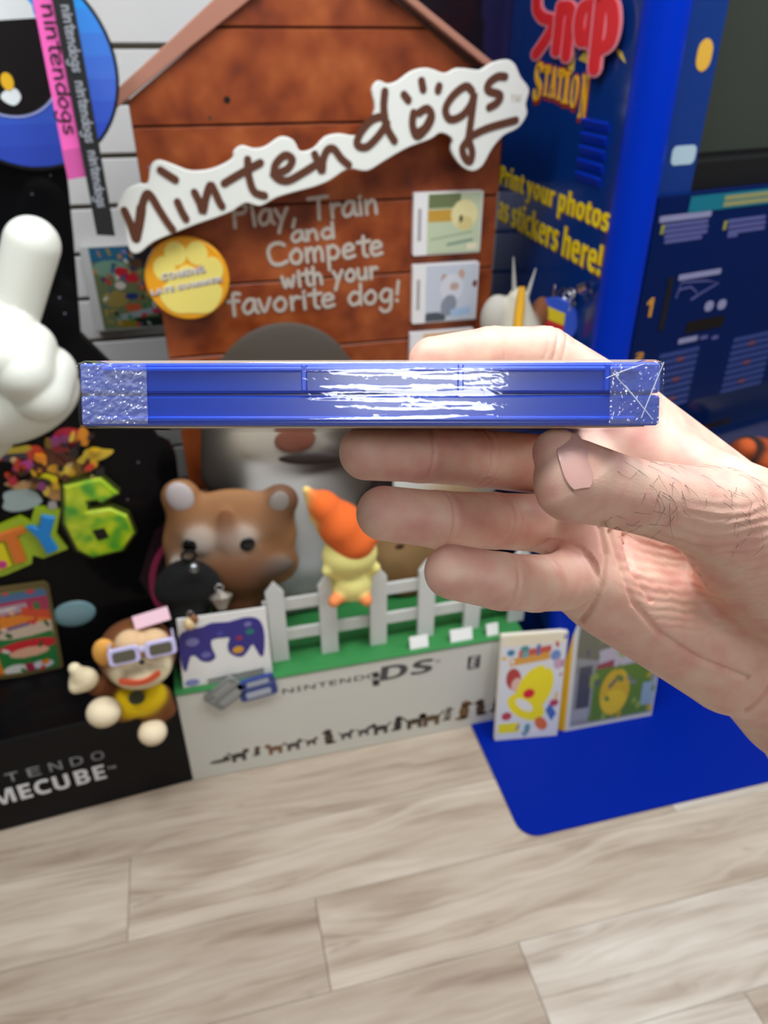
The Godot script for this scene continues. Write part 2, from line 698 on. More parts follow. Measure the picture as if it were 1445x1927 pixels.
func net_normals(verts: PackedVector3Array, idx: PackedInt32Array) -> PackedVector3Array:
	var norms := PackedVector3Array()
	norms.resize(verts.size())
	for i in range(0, idx.size(), 3):
		var a := verts[idx[i]]
		var f := (verts[idx[i + 2]] - a).cross(verts[idx[i + 1]] - a)
		norms[idx[i]] += f
		norms[idx[i + 1]] += f
		norms[idx[i + 2]] += f
	for i in norms.size():
		norms[i] = norms[i].normalized()
	return norms


# smooth bodies keep their own sub-colours as parts that lie on them
func ball(r: Vector3, seg := 20) -> ArrayMesh:
	var g := MB.new()
	var rings := seg / 2
	for i in rings:
		for k in seg:
			var q := []
			for e in [[i, k], [i, k + 1], [i + 1, k + 1], [i + 1, k]]:
				var a := PI * float(e[0]) / rings
				var b := TAU * float(e[1]) / seg
				var u := Vector3(sin(a) * cos(b), cos(a), sin(a) * sin(b))
				q.append([u * r, (u / r).normalized()])
			g.stri(q[0][0], q[1][0], q[2][0], q[0][1], q[1][1], q[2][1])
			g.stri(q[0][0], q[2][0], q[3][0], q[0][1], q[2][1], q[3][1])
	return g.done()


# ---------------------------------------------------------------- materials

func noise_image(w: int, h: int, seed_no: int, fx: float, fy: float, octaves: int, colors: Array, gain := 1.0) -> ImageTexture:
	var fn := FastNoiseLite.new()
	fn.seed = seed_no
	fn.frequency = 1.0
	fn.noise_type = FastNoiseLite.TYPE_SIMPLEX_SMOOTH
	fn.fractal_octaves = octaves
	var im := Image.create(w, h, false, Image.FORMAT_RGB8)
	for y in h:
		for x in w:
			# blended over the borders so that the pattern repeats without a seam
			var a := float(x) / w
			var b := float(y) / h
			var v := lerpf(lerpf(fn.get_noise_2d(a * fx, b * fy), fn.get_noise_2d((a - 1) * fx, b * fy), smoothstep(0.8, 1.0, a)), lerpf(fn.get_noise_2d(a * fx, (b - 1) * fy), fn.get_noise_2d((a - 1) * fx, (b - 1) * fy), smoothstep(0.8, 1.0, a)), smoothstep(0.8, 1.0, b))
			var t := clampf(0.5 + v * gain, 0.0, 0.999) * (colors.size() - 1)
			var i := int(t)
			im.set_pixel(x, y, Color(colors[i]).lerp(Color(colors[i + 1]), t - i))
	return ImageTexture.create_from_image(im)


func bump_image(w: int, seed_no: int, f: float, octaves: int, strength: float, cell := false) -> ImageTexture:
	var fn := FastNoiseLite.new()
	fn.seed = seed_no
	fn.frequency = f / w
	fn.noise_type = FastNoiseLite.TYPE_CELLULAR if cell else FastNoiseLite.TYPE_SIMPLEX_SMOOTH
	if cell:
		fn.cellular_return_type = FastNoiseLite.RETURN_DISTANCE
	fn.fractal_octaves = octaves
	var im := fn.get_seamless_image(w, w)
	im.convert(Image.FORMAT_RGBA8)
	im.bump_map_to_normal_map(strength)
	return ImageTexture.create_from_image(im)


func wood_image(seed_no: int) -> ImageTexture:
	var fn := FastNoiseLite.new()
	fn.seed = seed_no
	fn.frequency = 1.0
	fn.noise_type = FastNoiseLite.TYPE_SIMPLEX_SMOOTH
	fn.fractal_octaves = 4
	var w := 640
	var h := 112
	var im := Image.create(w, h, false, Image.FORMAT_RGB8)
	for y in h:
		for x in w:
			var u := 1.22 * x / w
			var v := 0.1875 * y / h
			var bow := fn.get_noise_2d(u * 1.1, v * 6.0 + 40.0)
			var ring := fn.get_noise_2d(u * 0.5 + 9.0, (v + bow * 0.05) * 55.0)
			var line := fn.get_noise_2d(u * 1.6 + 70.0, v * 230.0)
			var patch := fn.get_noise_2d(u * 2.0 + 30.0, v * 14.0 + 11.0)
			var knot := smoothstep(0.5, 0.7, fn.get_noise_2d(u * 4.0 + 5.0, v * 18.0 + 90.0))
			var t := clampf(0.56 + ring * 0.34 + line * 0.14 + patch * 0.48, 0.0, 1.0)
			var c := Color("9a8979").lerp(Color("bdb1a2"), minf(t * 2.0, 1.0)).lerp(Color("d3cabe"), clampf(t * 2.0 - 1.0, 0.0, 1.0))
			c = c.lerp(Color("8b7c6e"), knot * 0.4)
			im.set_pixel(x, y, c)
	return ImageTexture.create_from_image(im)


func tri_map(m: StandardMaterial3D, tex: Texture2D, per_metre: float) -> StandardMaterial3D:
	m.albedo_texture = tex
	m.uv1_triplanar = true
	m.uv1_world_triplanar = true
	m.uv1_scale = Vector3.ONE * per_metre
	return m


func make_materials() -> void:
	M.white = mat(hexc("e6e6e4"), 0.55)
	M.slat = mat(hexc("dedddb"), 0.45)
	M.groove = mat(hexc("8d8272"), 0.7)
	M.paint = mat(hexc("6f6d6b"), 0.8)
	M.ceiling = mat(hexc("dcdcda"), 0.8)
	M.black = mat(hexc("0b0b0d"), 0.4)
	M.chrome = mat(hexc("d8d8da"), 0.12, 1.0)
	M.plank = []
	for k in 3:
		var tex := wood_image(31 + k * 7)
		for tint in ["ffffff", "f1ebe4", "e2dad2"]:
			var m := mat(hexc(tint), 0.42)
			m.albedo_texture = tex
			M.plank.append(m)
	var stain := noise_image(256, 256, 5, 7.0, 7.0, 3, ["5a240c", "7c3413", "8f421a", "a05024", "b0622e"], 0.6)
	M.board = tri_map(mat(Color.WHITE, 0.42), stain, 1.4)
	M.roof = mat(hexc("b07c68"), 0.3, 0.0, 0.3)
	M.sign = mat(hexc("e9ebe4"), 0.35, 0.0, 0.2)
	M.brown = mat(hexc("5b3320"), 0.5)
	M.chalk = mat(hexc("bdb4a8"), 0.6)
	M.box = mat(hexc("d3d2c8"), 0.5)
	M.green = mat(hexc("2f8140"), 0.6)
	M.fence = mat(hexc("d4d5d0"), 0.5)
	M.ink = mat(hexc("2a2a2c"), 0.5)
	M.panel = mat(hexc("050508"), 0.4, 0.0, 0.1)
	M.navy = mat(hexc("053078"), 0.15, 0.0, 0.15)
	M.navy2 = mat(hexc("03184a"), 0.3)
	M.blue = mat(hexc("002cb0"), 0.35)
	M.plate = mat(hexc("001f8c"), 0.4)
	M.yellow = mat(hexc("f4d80a"), 0.45)
	M.red = mat(hexc("e0252c"), 0.4)
	M.panel.metallic_specular = 0.25
	M.blue.metallic_specular = 0.2
	M.plate.metallic_specular = 0.2
	M.navy2.metallic_specular = 0.25
	M.paper = mat(hexc("f0efec"), 0.5)


# a print made of flat patches: [colour, x, y, w, h, turn, round] in parts of the sheet, from the top left
func print_image(w: int, h: int, base: Color, patches: Array) -> ImageTexture:
	var im := Image.create(w, h, false, Image.FORMAT_RGB8)
	im.fill(base)
	for q: Array in patches:
		var c := Color(q[0])
		var o := Vector2(q[1], q[2])

		var s := Vector2(q[3], q[4]) / 2.0
		var turn := deg_to_rad(q[5]) if q.size() > 5 else 0.0
		var rnd: bool = q.size() > 6 and q[6] == 1
		var reach := s.length() + 0.01
		for y in range(maxi(0, int((o.y - reach) * h)), mini(h, int((o.y + reach) * h) + 1)):
			for x in range(maxi(0, int((o.x - reach) * w)), mini(w, int((o.x + reach) * w) + 1)):
				var d := ((Vector2(float(x) / w, float(y) / h) - o).rotated(-turn) / s).abs()
				if (d.length() < 1.0) if rnd else (d.x < 1.0 and d.y < 1.0):
					im.set_pixel(x, y, c)
	return ImageTexture.create_from_image(im)


# small scattered patches that make a print as busy as the real one
func scatter(seed_no: int, count: int, palette: Array, size := 0.07) -> Array:
	var r := RandomNumberGenerator.new()
	r.seed = seed_no
	var out := []
	for i in count:
		out.append([palette[r.randi() % palette.size()], r.randf(), r.randf(), size * r.randf_range(0.6, 1.8), size * r.randf_range(0.4, 1.0), r.randf_range(0, 180), r.randi() % 2])
	return out


func printed(tex: Texture2D, rough := 0.35, coat := 0.3) -> StandardMaterial3D:
	var m := mat(Color.WHITE, rough, 0.0, coat)
	m.albedo_texture = tex
	return m


# an upright rectangle with a print on it, corners in the local plane
func sheet(parent: Node, called: String, a: Vector2, b: Vector2, z0: float, z1: float, m: Material, r := 0.0) -> MeshInstance3D:
	var p := PackedVector2Array([a, Vector2(b.x, a.y), b, Vector2(a.x, b.y)])
	if r > 0.0:
		p = round_rect((a + b) / 2, b.x - a.x, b.y - a.y, r)
	return add(parent, called, prism(p, z0, z1), m)


# ---------------------------------------------------------------- the room

func room() -> void:
	var x0 := -2.2
	var x1 := 3.0
	var z0 := -1.95
	var z1 := 3.2
	var top := 2.8
	var f := struct("floor", "pale grey-brown wood plank floor")
	add(f, "subfloor", rbox(x1 - x0 + 0.4, 0.1, z1 - z0 + 0.4, 0.0), mat(hexc("5a4c3e"), 0.9), at3((x0 + x1) / 2, -0.0555, (z0 + z1) / 2))
	var row := -6
	while -0.896 + 0.1875 * row < z1:
		var za := maxf(-0.896 + 0.1875 * row, z0)
		var zb := minf(-0.896 + 0.1875 * (row + 1), z1)
		var x := 0.075 + 0.375 * row - 1.22 * 6
		while x < x1:
			var xa := maxf(x, x0)
			var xb := minf(x + 1.22, x1)
			if xb - xa > 0.02:
				var g := MB.new()
				put_box(g, Vector3(xb - xa - 0.0012, 0.006, zb - za - 0.0008), 0.0005, at3((xa + xb) / 2, -0.003, (za + zb) / 2))
				for i in g.v.size():
					g.t[i] = Vector2((g.v[i].x - x) / 1.22, (g.v[i].z - za) / 0.1875)
				add(f, "plank", g.done(), M.plank[rng.randi() % M.plank.size()])
			x += 1.22
		row += 1
	var w := struct("wall_back", "white slatted display wall behind the displays")
	add(w, "backing", rbox(x1 - x0 + 0.4, top + 0.1, 0.1, 0.0), M.groove, at3((x0 + x1) / 2, top / 2, z0 - 0.069))
	var y := 0.03
	while y < top:
		var hh := minf(0.1055 - 0.011, top - y)
		if hh > 0.01:
			add(w, "slat", rbox(x1 - x0, hh, 0.016, 0.002), M.slat, at3((x0 + x1) / 2, y + hh / 2, z0 - 0.008))
		y += 0.1055
	for e in [["wall_left", Vector3(0.1, top + 0.2, z1 - z0 + 0.4), Vector3(x0 - 0.05, top / 2, (z0 + z1) / 2)], ["wall_right", Vector3(0.1, top + 0.2, z1 - z0 + 0.4), Vector3(x1 + 0.05, top / 2, (z0 + z1) / 2)], ["wall_front", Vector3(x1 - x0, top + 0.2, 0.1), Vector3((x0 + x1) / 2, top / 2, z1 + 0.05)], ["ceiling", Vector3(x1 - x0 + 0.2, 0.1, z1 - z0 + 0.2), Vector3((x0 + x1) / 2, top + 0.06, (z0 + z1) / 2)]]:
		var s := struct(e[0], "plain light grey " + String(e[0]).replace("_", " "))
		add(s, "surface", rbox(e[1].x, e[1].y, e[1].z, 0.0), M.ceiling if e[0] == "ceiling" else M.paint, Transform3D(Basis(), e[2]))
	var p := thing("dark_poster", "dark purple poster on the wall above the brown roof's right eave", "poster", Transform3D(Basis(Vector3(1.00000, 0.00000, 0.00000), Vector3(0.00000, 1.00000, 0.00000), Vector3(0.00000, 0.00000, 1.00000)), Vector3(0.00000, 0.00000, -1.95000)))
	sheet(p, "print", Vector2(0.42, 1.2), Vector2(0.92, 2.1), 0.0, 0.004, printed(print_image(64, 96, Color("140b12"), [["241f4a", 0.75, 0.55, 0.32, 0.5, 0, 1], ["2a2756", 0.78, 0.6, 0.18, 0.35, 0, 1]])))


# ---------------------------------------------------------------- dog house stand

func dog_house() -> void:
	var t := thing("dog_house_stand", "brown wooden dog house shop stand with a pitched roof", "display stand", Transform3D(Basis(Vector3(1.00000, 0.00000, 0.00000), Vector3(0.00000, 1.00000, 0.00000), Vector3(0.00000, 0.00000, 1.00000)), Vector3(0.27800, 0.29200, -1.55000)))
	# front boards between the groove lines, clipped under the roof
	var lines := [0.0, Vector2(-0.0431, 0.5349).y, Vector2(-0.0374, 0.6562).y, Vector2(-0.0306, 0.8015).y, Vector2(-0.0237, 0.9476).y, Vector2(-0.0172, 1.0871).y, Vector2(-0.0101, 1.2372).y, Vector2(-0.0041, 1.3658).y]
	lines[1] = lines[2] - 0.16
	var x0 := -0.3535
	var x1 := 0.352
	var eave := 1.128
	var apex := 1.365
	lines.insert(1, lines[1] - 0.16)
	lines.insert(1, lines[1] - 0.16)
	var outline := PackedVector2Array([Vector2(x0, 0), Vector2(x1, 0), Vector2(x1, eave), Vector2(0, apex), Vector2(x0, eave)])
	add(t, "backing", prism(outline, -0.03, -0.006), mat(hexc("35160a"), 0.7))
	for i in lines.size():
		var a: float = lines[i]
		var b: float = lines[i + 1] if i + 1 < lines.size() else apex
		var band := PackedVector2Array([Vector2(-1, a + 0.002), Vector2(1, a + 0.002), Vector2(1, b - 0.002), Vector2(-1, b - 0.002)])
		for q: PackedVector2Array in Geometry2D.intersect_polygons(band, outline):
			add(t, "board", prism(q, -0.006, 0.0, 0.0015), M.board)
	# roof: two slopes that stand out in front of the boards, the left one with a broad fascia
	add(t, "roof_slope", prism(poly([-0.3889, 1.1318, -0.2883, 1.2039, -0.1901, 1.2756, -0.0871, 1.3511, 0.0094, 1.3647, -0.0046, 1.3544, -0.1276, 1.2762, -0.2539, 1.1961, -0.3880, 1.1081]), -0.1, 0.012, 0.002), M.roof)
	add(t, "roof_slope", prism(poly([0.0103, 1.3647, 0.0267, 1.3651, 0.1568, 1.2808, 0.3157, 1.1812, 0.2990, 1.1761, 0.1352, 1.2806, 0.0045, 1.3560]), -0.1, 0.03, 0.002), M.roof)
	add(t, "peg_hole", prism(ngon(Vector2(-0.1825, 1.1275), 0.006, 0.006, 16), 0.0, 0.0006), M.black)
	add(t, "nail_hole", prism(ngon(Vector2(-0.2160, 1.0993), 0.004, 0.004, 12), 0.0, 0.0006), M.brown)
	add(t, "side_brace", rbox(0.03, 1.05, 0.2, 0.002), M.brown, at3(-0.3, 0.525, -0.13))
	add(t, "side_brace", rbox(0.03, 1.05, 0.2, 0.002), M.brown, at3(0.3, 0.525, -0.13))
	var words := [
		["Play, Train", Vector2(-0.1933, 0.9098), Vector2(0.1013, 0.9245), 0.04], ["and", Vector2(-0.0830, 0.8772), Vector2(0.0081, 0.8818), 0.029], ["Compete", Vector2(-0.1323, 0.8333), Vector2(0.1113, 0.8427), 0.042],
		["with your", Vector2(-0.1066, 0.7868), Vector2(0.0963, 0.7957), 0.035], ["favorite dog!", Vector2(-0.2199, 0.7399), Vector2(0.1481, 0.7427), 0.042]]
	for q: Array in words:
		lettering(t, q[0], q[1], q[2], q[3], 0.0072, 0.0, 0.0012, M.chalk)
	# the name sign: a white cut-out standing off the boards, brown pen letters on it
	var s := thing("name_sign", "white cut-out name sign with brown handwriting across the dog house", "sign", Transform3D(Basis(Vector3(1.00000, 0.00000, 0.00000), Vector3(0.00000, 1.00000, 0.00000), Vector3(0.00000, 0.00000, 1.00000)), Vector3(0.27800, 1.20000, -1.49500)))
	var edge := poly([-0.3963, 0.0608, -0.3776, 0.0840, -0.3542, 0.0928, -0.3394, 0.0940, -0.3294, 0.1223, -0.3136, 0.1304, -0.2875, 0.1210, -0.2611, 0.1115, -0.2234, 0.1139, -0.1878, 0.1285, -0.1825, 0.1422, -0.1666, 0.1504, -0.1463, 0.1448, -0.1251, 0.1477, -0.0971, 0.1626, -0.0744, 0.1569, -0.0629, 0.1383, -0.0382, 0.1420, -0.0157, 0.1607, 0.0121, 0.1654, 0.0398, 0.1613, 0.0621, 0.1748, 0.0783, 0.2046, 0.0726, 0.2341, 0.0845, 0.2489, 0.1021, 0.2438, 0.1219, 0.2486, 0.1464, 0.2633, 0.1761, 0.2681, 0.2097, 0.2596, 0.2336, 0.2678, 0.2727, 0.2643, 0.2849, 0.2675, 0.3007, 0.2758, 0.3283, 0.2807, 0.3448, 0.2723, 0.3574, 0.2527, 0.3766, 0.2327, 0.3728, 0.2091, 0.3769, 0.1912, 0.3618, 0.1688, 0.3324, 0.1557, 0.3104, 0.1332, 0.2929, 0.1037, 0.2716, 0.0948, 0.2469, 0.1069, 0.2283, 0.1316, 0.2294, 0.1517, 0.2057, 0.1630, 0.1851, 0.1527, 0.1458, 0.1410, 0.1180, 0.1290, 0.0922, 0.1161, 0.0611, 0.1014, 0.0254, 0.1062, -0.0107, 0.0872, -0.0415, 0.0772, -0.0720, 0.0709, -0.1125, 0.0613, -0.1434, 0.0477, -0.1704, 0.0544, -0.1972, 0.0406, -0.2335, 0.0292, -0.2636, 0.0212, -0.3039, 0.0081, -0.3340, -0.0017, -0.3525, -0.0102, -0.3739, -0.0243, -0.3886, -0.0216, -0.3921, 0.0012, -0.3910, 0.0289, -0.3987, 0.0474])
	add(s, "sign_plate", prism(curve(edge, 3, true), -0.012, 0.0, 0.0015), M.sign)
	var pen := [
		poly([-0.3871, 0.0506, -0.3808, 0.0285, -0.3754, 0.0004, -0.3659, 0.0232, -0.3543, 0.0591, -0.3441, 0.0765, -0.3365, 0.0718, -0.3262, 0.0489, -0.3147, 0.0254, -0.3078, 0.0139]),
		poly([-0.3141, 0.1149, -0.3042, 0.1077, -0.2908, 0.0985]), poly([-0.2924, 0.0611, -0.2872, 0.0445, -0.2814, 0.0313]),
		poly([-0.2602, 0.0761, -0.2531, 0.0577, -0.2492, 0.0429, -0.2403, 0.0681, -0.2303, 0.0875, -0.2240, 0.0765, -0.2183, 0.0600, -0.2136, 0.0506]),
		poly([-0.2054, 0.0894, -0.1771, 0.1036, -0.1369, 0.1218]), poly([-0.1594, 0.1277, -0.1600, 0.1012, -0.1529, 0.0739, -0.1339, 0.0659]),
		poly([-0.1153, 0.1016, -0.0893, 0.1097, -0.0784, 0.1255, -0.0916, 0.1329, -0.1102, 0.1175, -0.1117, 0.0979, -0.0906, 0.0899, -0.0622, 0.1017, -0.0396, 0.1136]),
		poly([-0.0367, 0.1332, -0.0296, 0.1151, -0.0241, 0.1041, -0.0213, 0.1238, -0.0126, 0.1396, -0.0007, 0.1411, 0.0128, 0.1247, 0.0266, 0.1134]),
		poly([0.0962, 0.2322, 0.0942, 0.2044, 0.1003, 0.1740, 0.1147, 0.1516]), poly([0.0963, 0.1932, 0.0722, 0.1876, 0.0499, 0.1663, 0.0435, 0.1471, 0.0617, 0.1431, 0.0841, 0.1612, 0.1003, 0.1810]),
		poly([0.1508, 0.1975, 0.1492, 0.1774, 0.1579, 0.1587, 0.1742, 0.1690, 0.1859, 0.1899, 0.1772, 0.2040, 0.1610, 0.1973]),
		poly([0.1321, 0.2268, 0.1403, 0.2182]), poly([0.1647, 0.2483, 0.1681, 0.2348]), poly([0.1984, 0.2396, 0.1966, 0.2329]),
		poly([0.2626, 0.2305, 0.2496, 0.2391, 0.2257, 0.2240, 0.2123, 0.2026, 0.2214, 0.1858, 0.2442, 0.1907, 0.2619, 0.2097, 0.2670, 0.2270, 0.2648, 0.1974, 0.2623, 0.1708, 0.2593, 0.1510, 0.2495, 0.1366, 0.2548, 0.1198, 0.2661, 0.1120, 0.2694, 0.1287, 0.2615, 0.1509, 0.2696, 0.1580, 0.3009, 0.1700, 0.3539, 0.1817]),
		poly([0.3256, 0.2538, 0.3109, 0.2539, 0.2950, 0.2438, 0.2939, 0.2318, 0.3177, 0.2247, 0.3145, 0.2125, 0.2982, 0.2040])]
	for p: PackedVector2Array in pen:
		add(s, "letter_stroke", strokes([p], 0.0135, 0.0, 0.0015), M.brown)
	for p: PackedVector2Array in [poly([-0.3751, 0.0022, -0.3651, 0.0277, -0.3572, 0.0529]), poly([0.1578, 0.1622, 0.1741, 0.1708, 0.1840, 0.1865])]:
		add(s, "letter_stroke", strokes([p], 0.017, 0.0, 0.0012), M.brown)
	text(s, "trademark", "TM", mat(hexc("c6bfae"), 0.6), Vector2(0.3401, 0.2122), Vector2(0.3604, 0.2242), 0.0, 0.0008)
	add(s, "stand_off", rbox(0.03, 0.03, 0.042, 0.002), M.white, at3(Vector2(-0.2289, 0.0677).x, Vector2(-0.2289, 0.0677).y, -0.033))
	add(s, "stand_off", rbox(0.03, 0.03, 0.042, 0.002), M.white, at3(Vector2(0.1326, 0.1908).x, Vector2(0.1326, 0.1908).y, -0.033))
	# round badge
	var b := thing("round_badge", "round yellow badge with a pale paw print, left of the chalk lettering", "badge", Transform3D(Basis(Vector3(1.00000, 0.00000, 0.00000), Vector3(0.00000, 1.00000, 0.00000), Vector3(0.00000, 0.00000, 1.00000)), Vector3(0.00000, 1.10000, -1.52000)))
	var c := (Vector2(-0.0960, 0.0206) + Vector2(0.0645, 0.0105)) / 2
	var r := (Vector2(0.0645, 0.0105).x - Vector2(-0.0960, 0.0206).x) / 2
	add(b, "disc", prism(ngon(c, r, r * 0.99, 48), -0.012, 0.0, 0.003), mat(hexc("eda41c"), 0.35, 0.0, 0.3))
	var pale := mat(hexc("eedd75"), 0.4, 0.0, 0.3)
	var lift := 0.0004
	for q in [[-0.5, 0.28, 0.26, 0.3], [-0.2, 0.62, 0.26, 0.28], [0.3, 0.6, 0.25, 0.28], [0.62, 0.2, 0.25, 0.3]]:
		add(b, "paw_toe", prism(ngon(c + Vector2(q[0], q[1]) * r, q[2] * r, q[3] * r, 24), 0.0, lift), pale)
		lift += 0.0002
	add(b, "paw_pad", prism(curve(PackedVector2Array([c + Vector2(0, 0.35) * r, c + Vector2(0.45, 0.05) * r, c + Vector2(0.8, -0.3) * r, c + Vector2(0.5, -0.8) * r, c + Vector2(0, -0.82) * r, c + Vector2(-0.45, -0.75) * r, c + Vector2(-0.7, -0.35) * r, c + Vector2(-0.4, 0.05) * r]), 4, true), 0.0, 0.0014), pale)
	var grey := mat(hexc("d9d4d6"), 0.5)
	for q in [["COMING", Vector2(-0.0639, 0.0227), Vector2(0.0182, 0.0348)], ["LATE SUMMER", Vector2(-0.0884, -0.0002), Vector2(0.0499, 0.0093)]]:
		text(b, "lettering_drop_shadow", q[0], mat(hexc("6d6670"), 0.5), q[1] + Vector2(0.002, -0.002), q[2] + Vector2(0.002, -0.002), 0.0014, 0.0006, "Droid Sans", true, 0.0, 0.13)  # printed drop shadow: a grey offset copy of the words
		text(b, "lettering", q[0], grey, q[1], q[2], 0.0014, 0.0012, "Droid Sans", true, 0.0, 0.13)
	# three handheld game cases fixed to the right edge
	var covers := [
		["white game case with a yellow and green dog cover, topmost on the dog house", Vector2(-0.1051, 0.1307), Vector2(0.0419, 0.2528), "c3cfae", [["6f7a52", 0.3, 0.1, 0.6, 0.25, 0], ["c59a3e", 0.25, 0.36, 0.55, 0.2, 0], ["e6dca4", 0.68, 0.35, 0.5, 0.5, 0, 1], ["d8c98b", 0.7, 0.5, 0.3, 0.25, 0, 1], ["3a3626", 0.62, 0.42, 0.07, 0.12, 0, 1], ["98a98c", 0.45, 0.7, 0.8, 0.03, -8], ["7f9a86", 0.62, 0.82, 0.5, 0.05, -8], ["e9e2c4", 0.85, 0.9, 0.2, 0.12, 0]]],
		["white game case with a pale blue and white dog cover, second on the dog house", Vector2(-0.1044, -0.0137), Vector2(0.0429, 0.1114), "c9cfdb", [["b98e80", 0.35, 0.25, 0.12, 0.2, 0, 1], ["c9a394", 0.68, 0.17, 0.12, 0.18, 0, 1], ["d9dbe4", 0.5, 0.4, 0.45, 0.5, 0, 1], ["c0a49a", 0.55, 0.38, 0.18, 0.14, 0, 1], ["8b93a2", 0.45, 0.72, 0.3, 0.4, 20, 1], ["4d5560", 0.15, 0.95, 0.5, 0.25, 0, 1], ["a9c4e4", 0.7, 0.85, 0.4, 0.14, -6], ["6f2f22", 0.97, 0.35, 0.12, 0.12, 0, 1]]],
		["white game case with a tan dog cover, lowest on the dog house behind the fingers", Vector2(-0.1075, -0.1688), Vector2(0.0421, -0.0348), "d8b48c", [["6a3a22", 0.3, 0.12, 0.25, 0.1, 20, 1], ["c79468", 0.6, 0.4, 0.6, 0.6, 0, 1], ["3b2a22", 0.4, 0.45, 0.1, 0.1, 0, 1]]]]
	for q: Array in covers:
		var a: Vector2 = q[1]
		var d: Vector2 = q[2]
		var k := thing("game_case", q[0], "game case", Transform3D(Basis(Vector3(1.00000, 0.00000, 0.00000), Vector3(0.00000, 1.00000, 0.00000), Vector3(0.00000, 0.00000, 1.00000)), Vector3(0.55000, 1.00000, -1.53500)), "small game cases on the dog house")
		sheet(k, "shell", a, d, -0.014, 0.0, mat(hexc("eceaea"), 0.3, 0.0, 0.4), 0.004)
		var sp := a.x + (d.x - a.x) * 0.2
		sheet(k, "cover_print", Vector2(sp, a.y + 0.003), Vector2(d.x - 0.003, d.y - 0.003), 0.0, 0.0012, printed(print_image(96, 80, Color(q[3]), q[4])))
		sheet(k, "spine_label", Vector2(a.x + 0.009, a.y + 0.03), Vector2(a.x + 0.016, d.y - 0.03), 0.0, 0.0008, mat(hexc("a9a4a6"), 0.5))


func picket_fence() -> void:
	var t := thing("picket_fence", "white picket fence on the green top of the white box", "fence", Transform3D(Basis(Vector3(1.00000, 0.00000, 0.00000), Vector3(0.00000, 1.00000, 0.00000), Vector3(0.00000, 0.00000, 1.00000)), Vector3(0.34000, 0.29200, -1.30500)))
	var top := 0.225
	for i in 6:
		var x := -0.262 + 0.1165 * i
		var w := 0.04
		add(t, "picket", prism(PackedVector2Array([Vector2(x - w / 2, 0), Vector2(x + w / 2, 0), Vector2(x + w / 2, top - 0.028), Vector2(x, top), Vector2(x - w / 2, top - 0.028)]), -0.006, 0.006, 0.001), M.fence)
	for y in [0.152, 0.065]:
		add(t, "rail", rbox(0.64, 0.032, 0.008, 0.001), M.fence, at3(0.03, y, -0.011))
	for q in [[Vector2(0.0616, -0.0088), 0.045], [Vector2(0.1671, -0.0075), 0.055], [Vector2(0.2461, 0.0067), 0.03]]:
		var c := thing("price_card", ["small white card folded on the grass before the third gap of the fence", "wide small white card at the fence's right part", "smallest white card at the right end of the fence"][used.get("price_card", -1) + 1], "card", Transform3D(Basis(Vector3(1.00000, 0.00000, 0.00000), Vector3(0.00000, 1.00000, 0.00000), Vector3(0.00000, 0.00000, 1.00000)), Vector3(0.34000, 0.29200, -1.30500)) * at3(q[0].x, 0.0005, 0.03), "small white cards by the fence")
		add(c, "card_front", rbox(q[1], 0.03, 0.001, 0.0), M.paper, turned(Vector3(-20, 0, 0), Vector3(0, 0.0145, 0.006)))
		add(c, "card_back", rbox(q[1], 0.03, 0.001, 0.0), M.paper, turned(Vector3(20, 0, 0), Vector3(0, 0.0145, -0.006)))


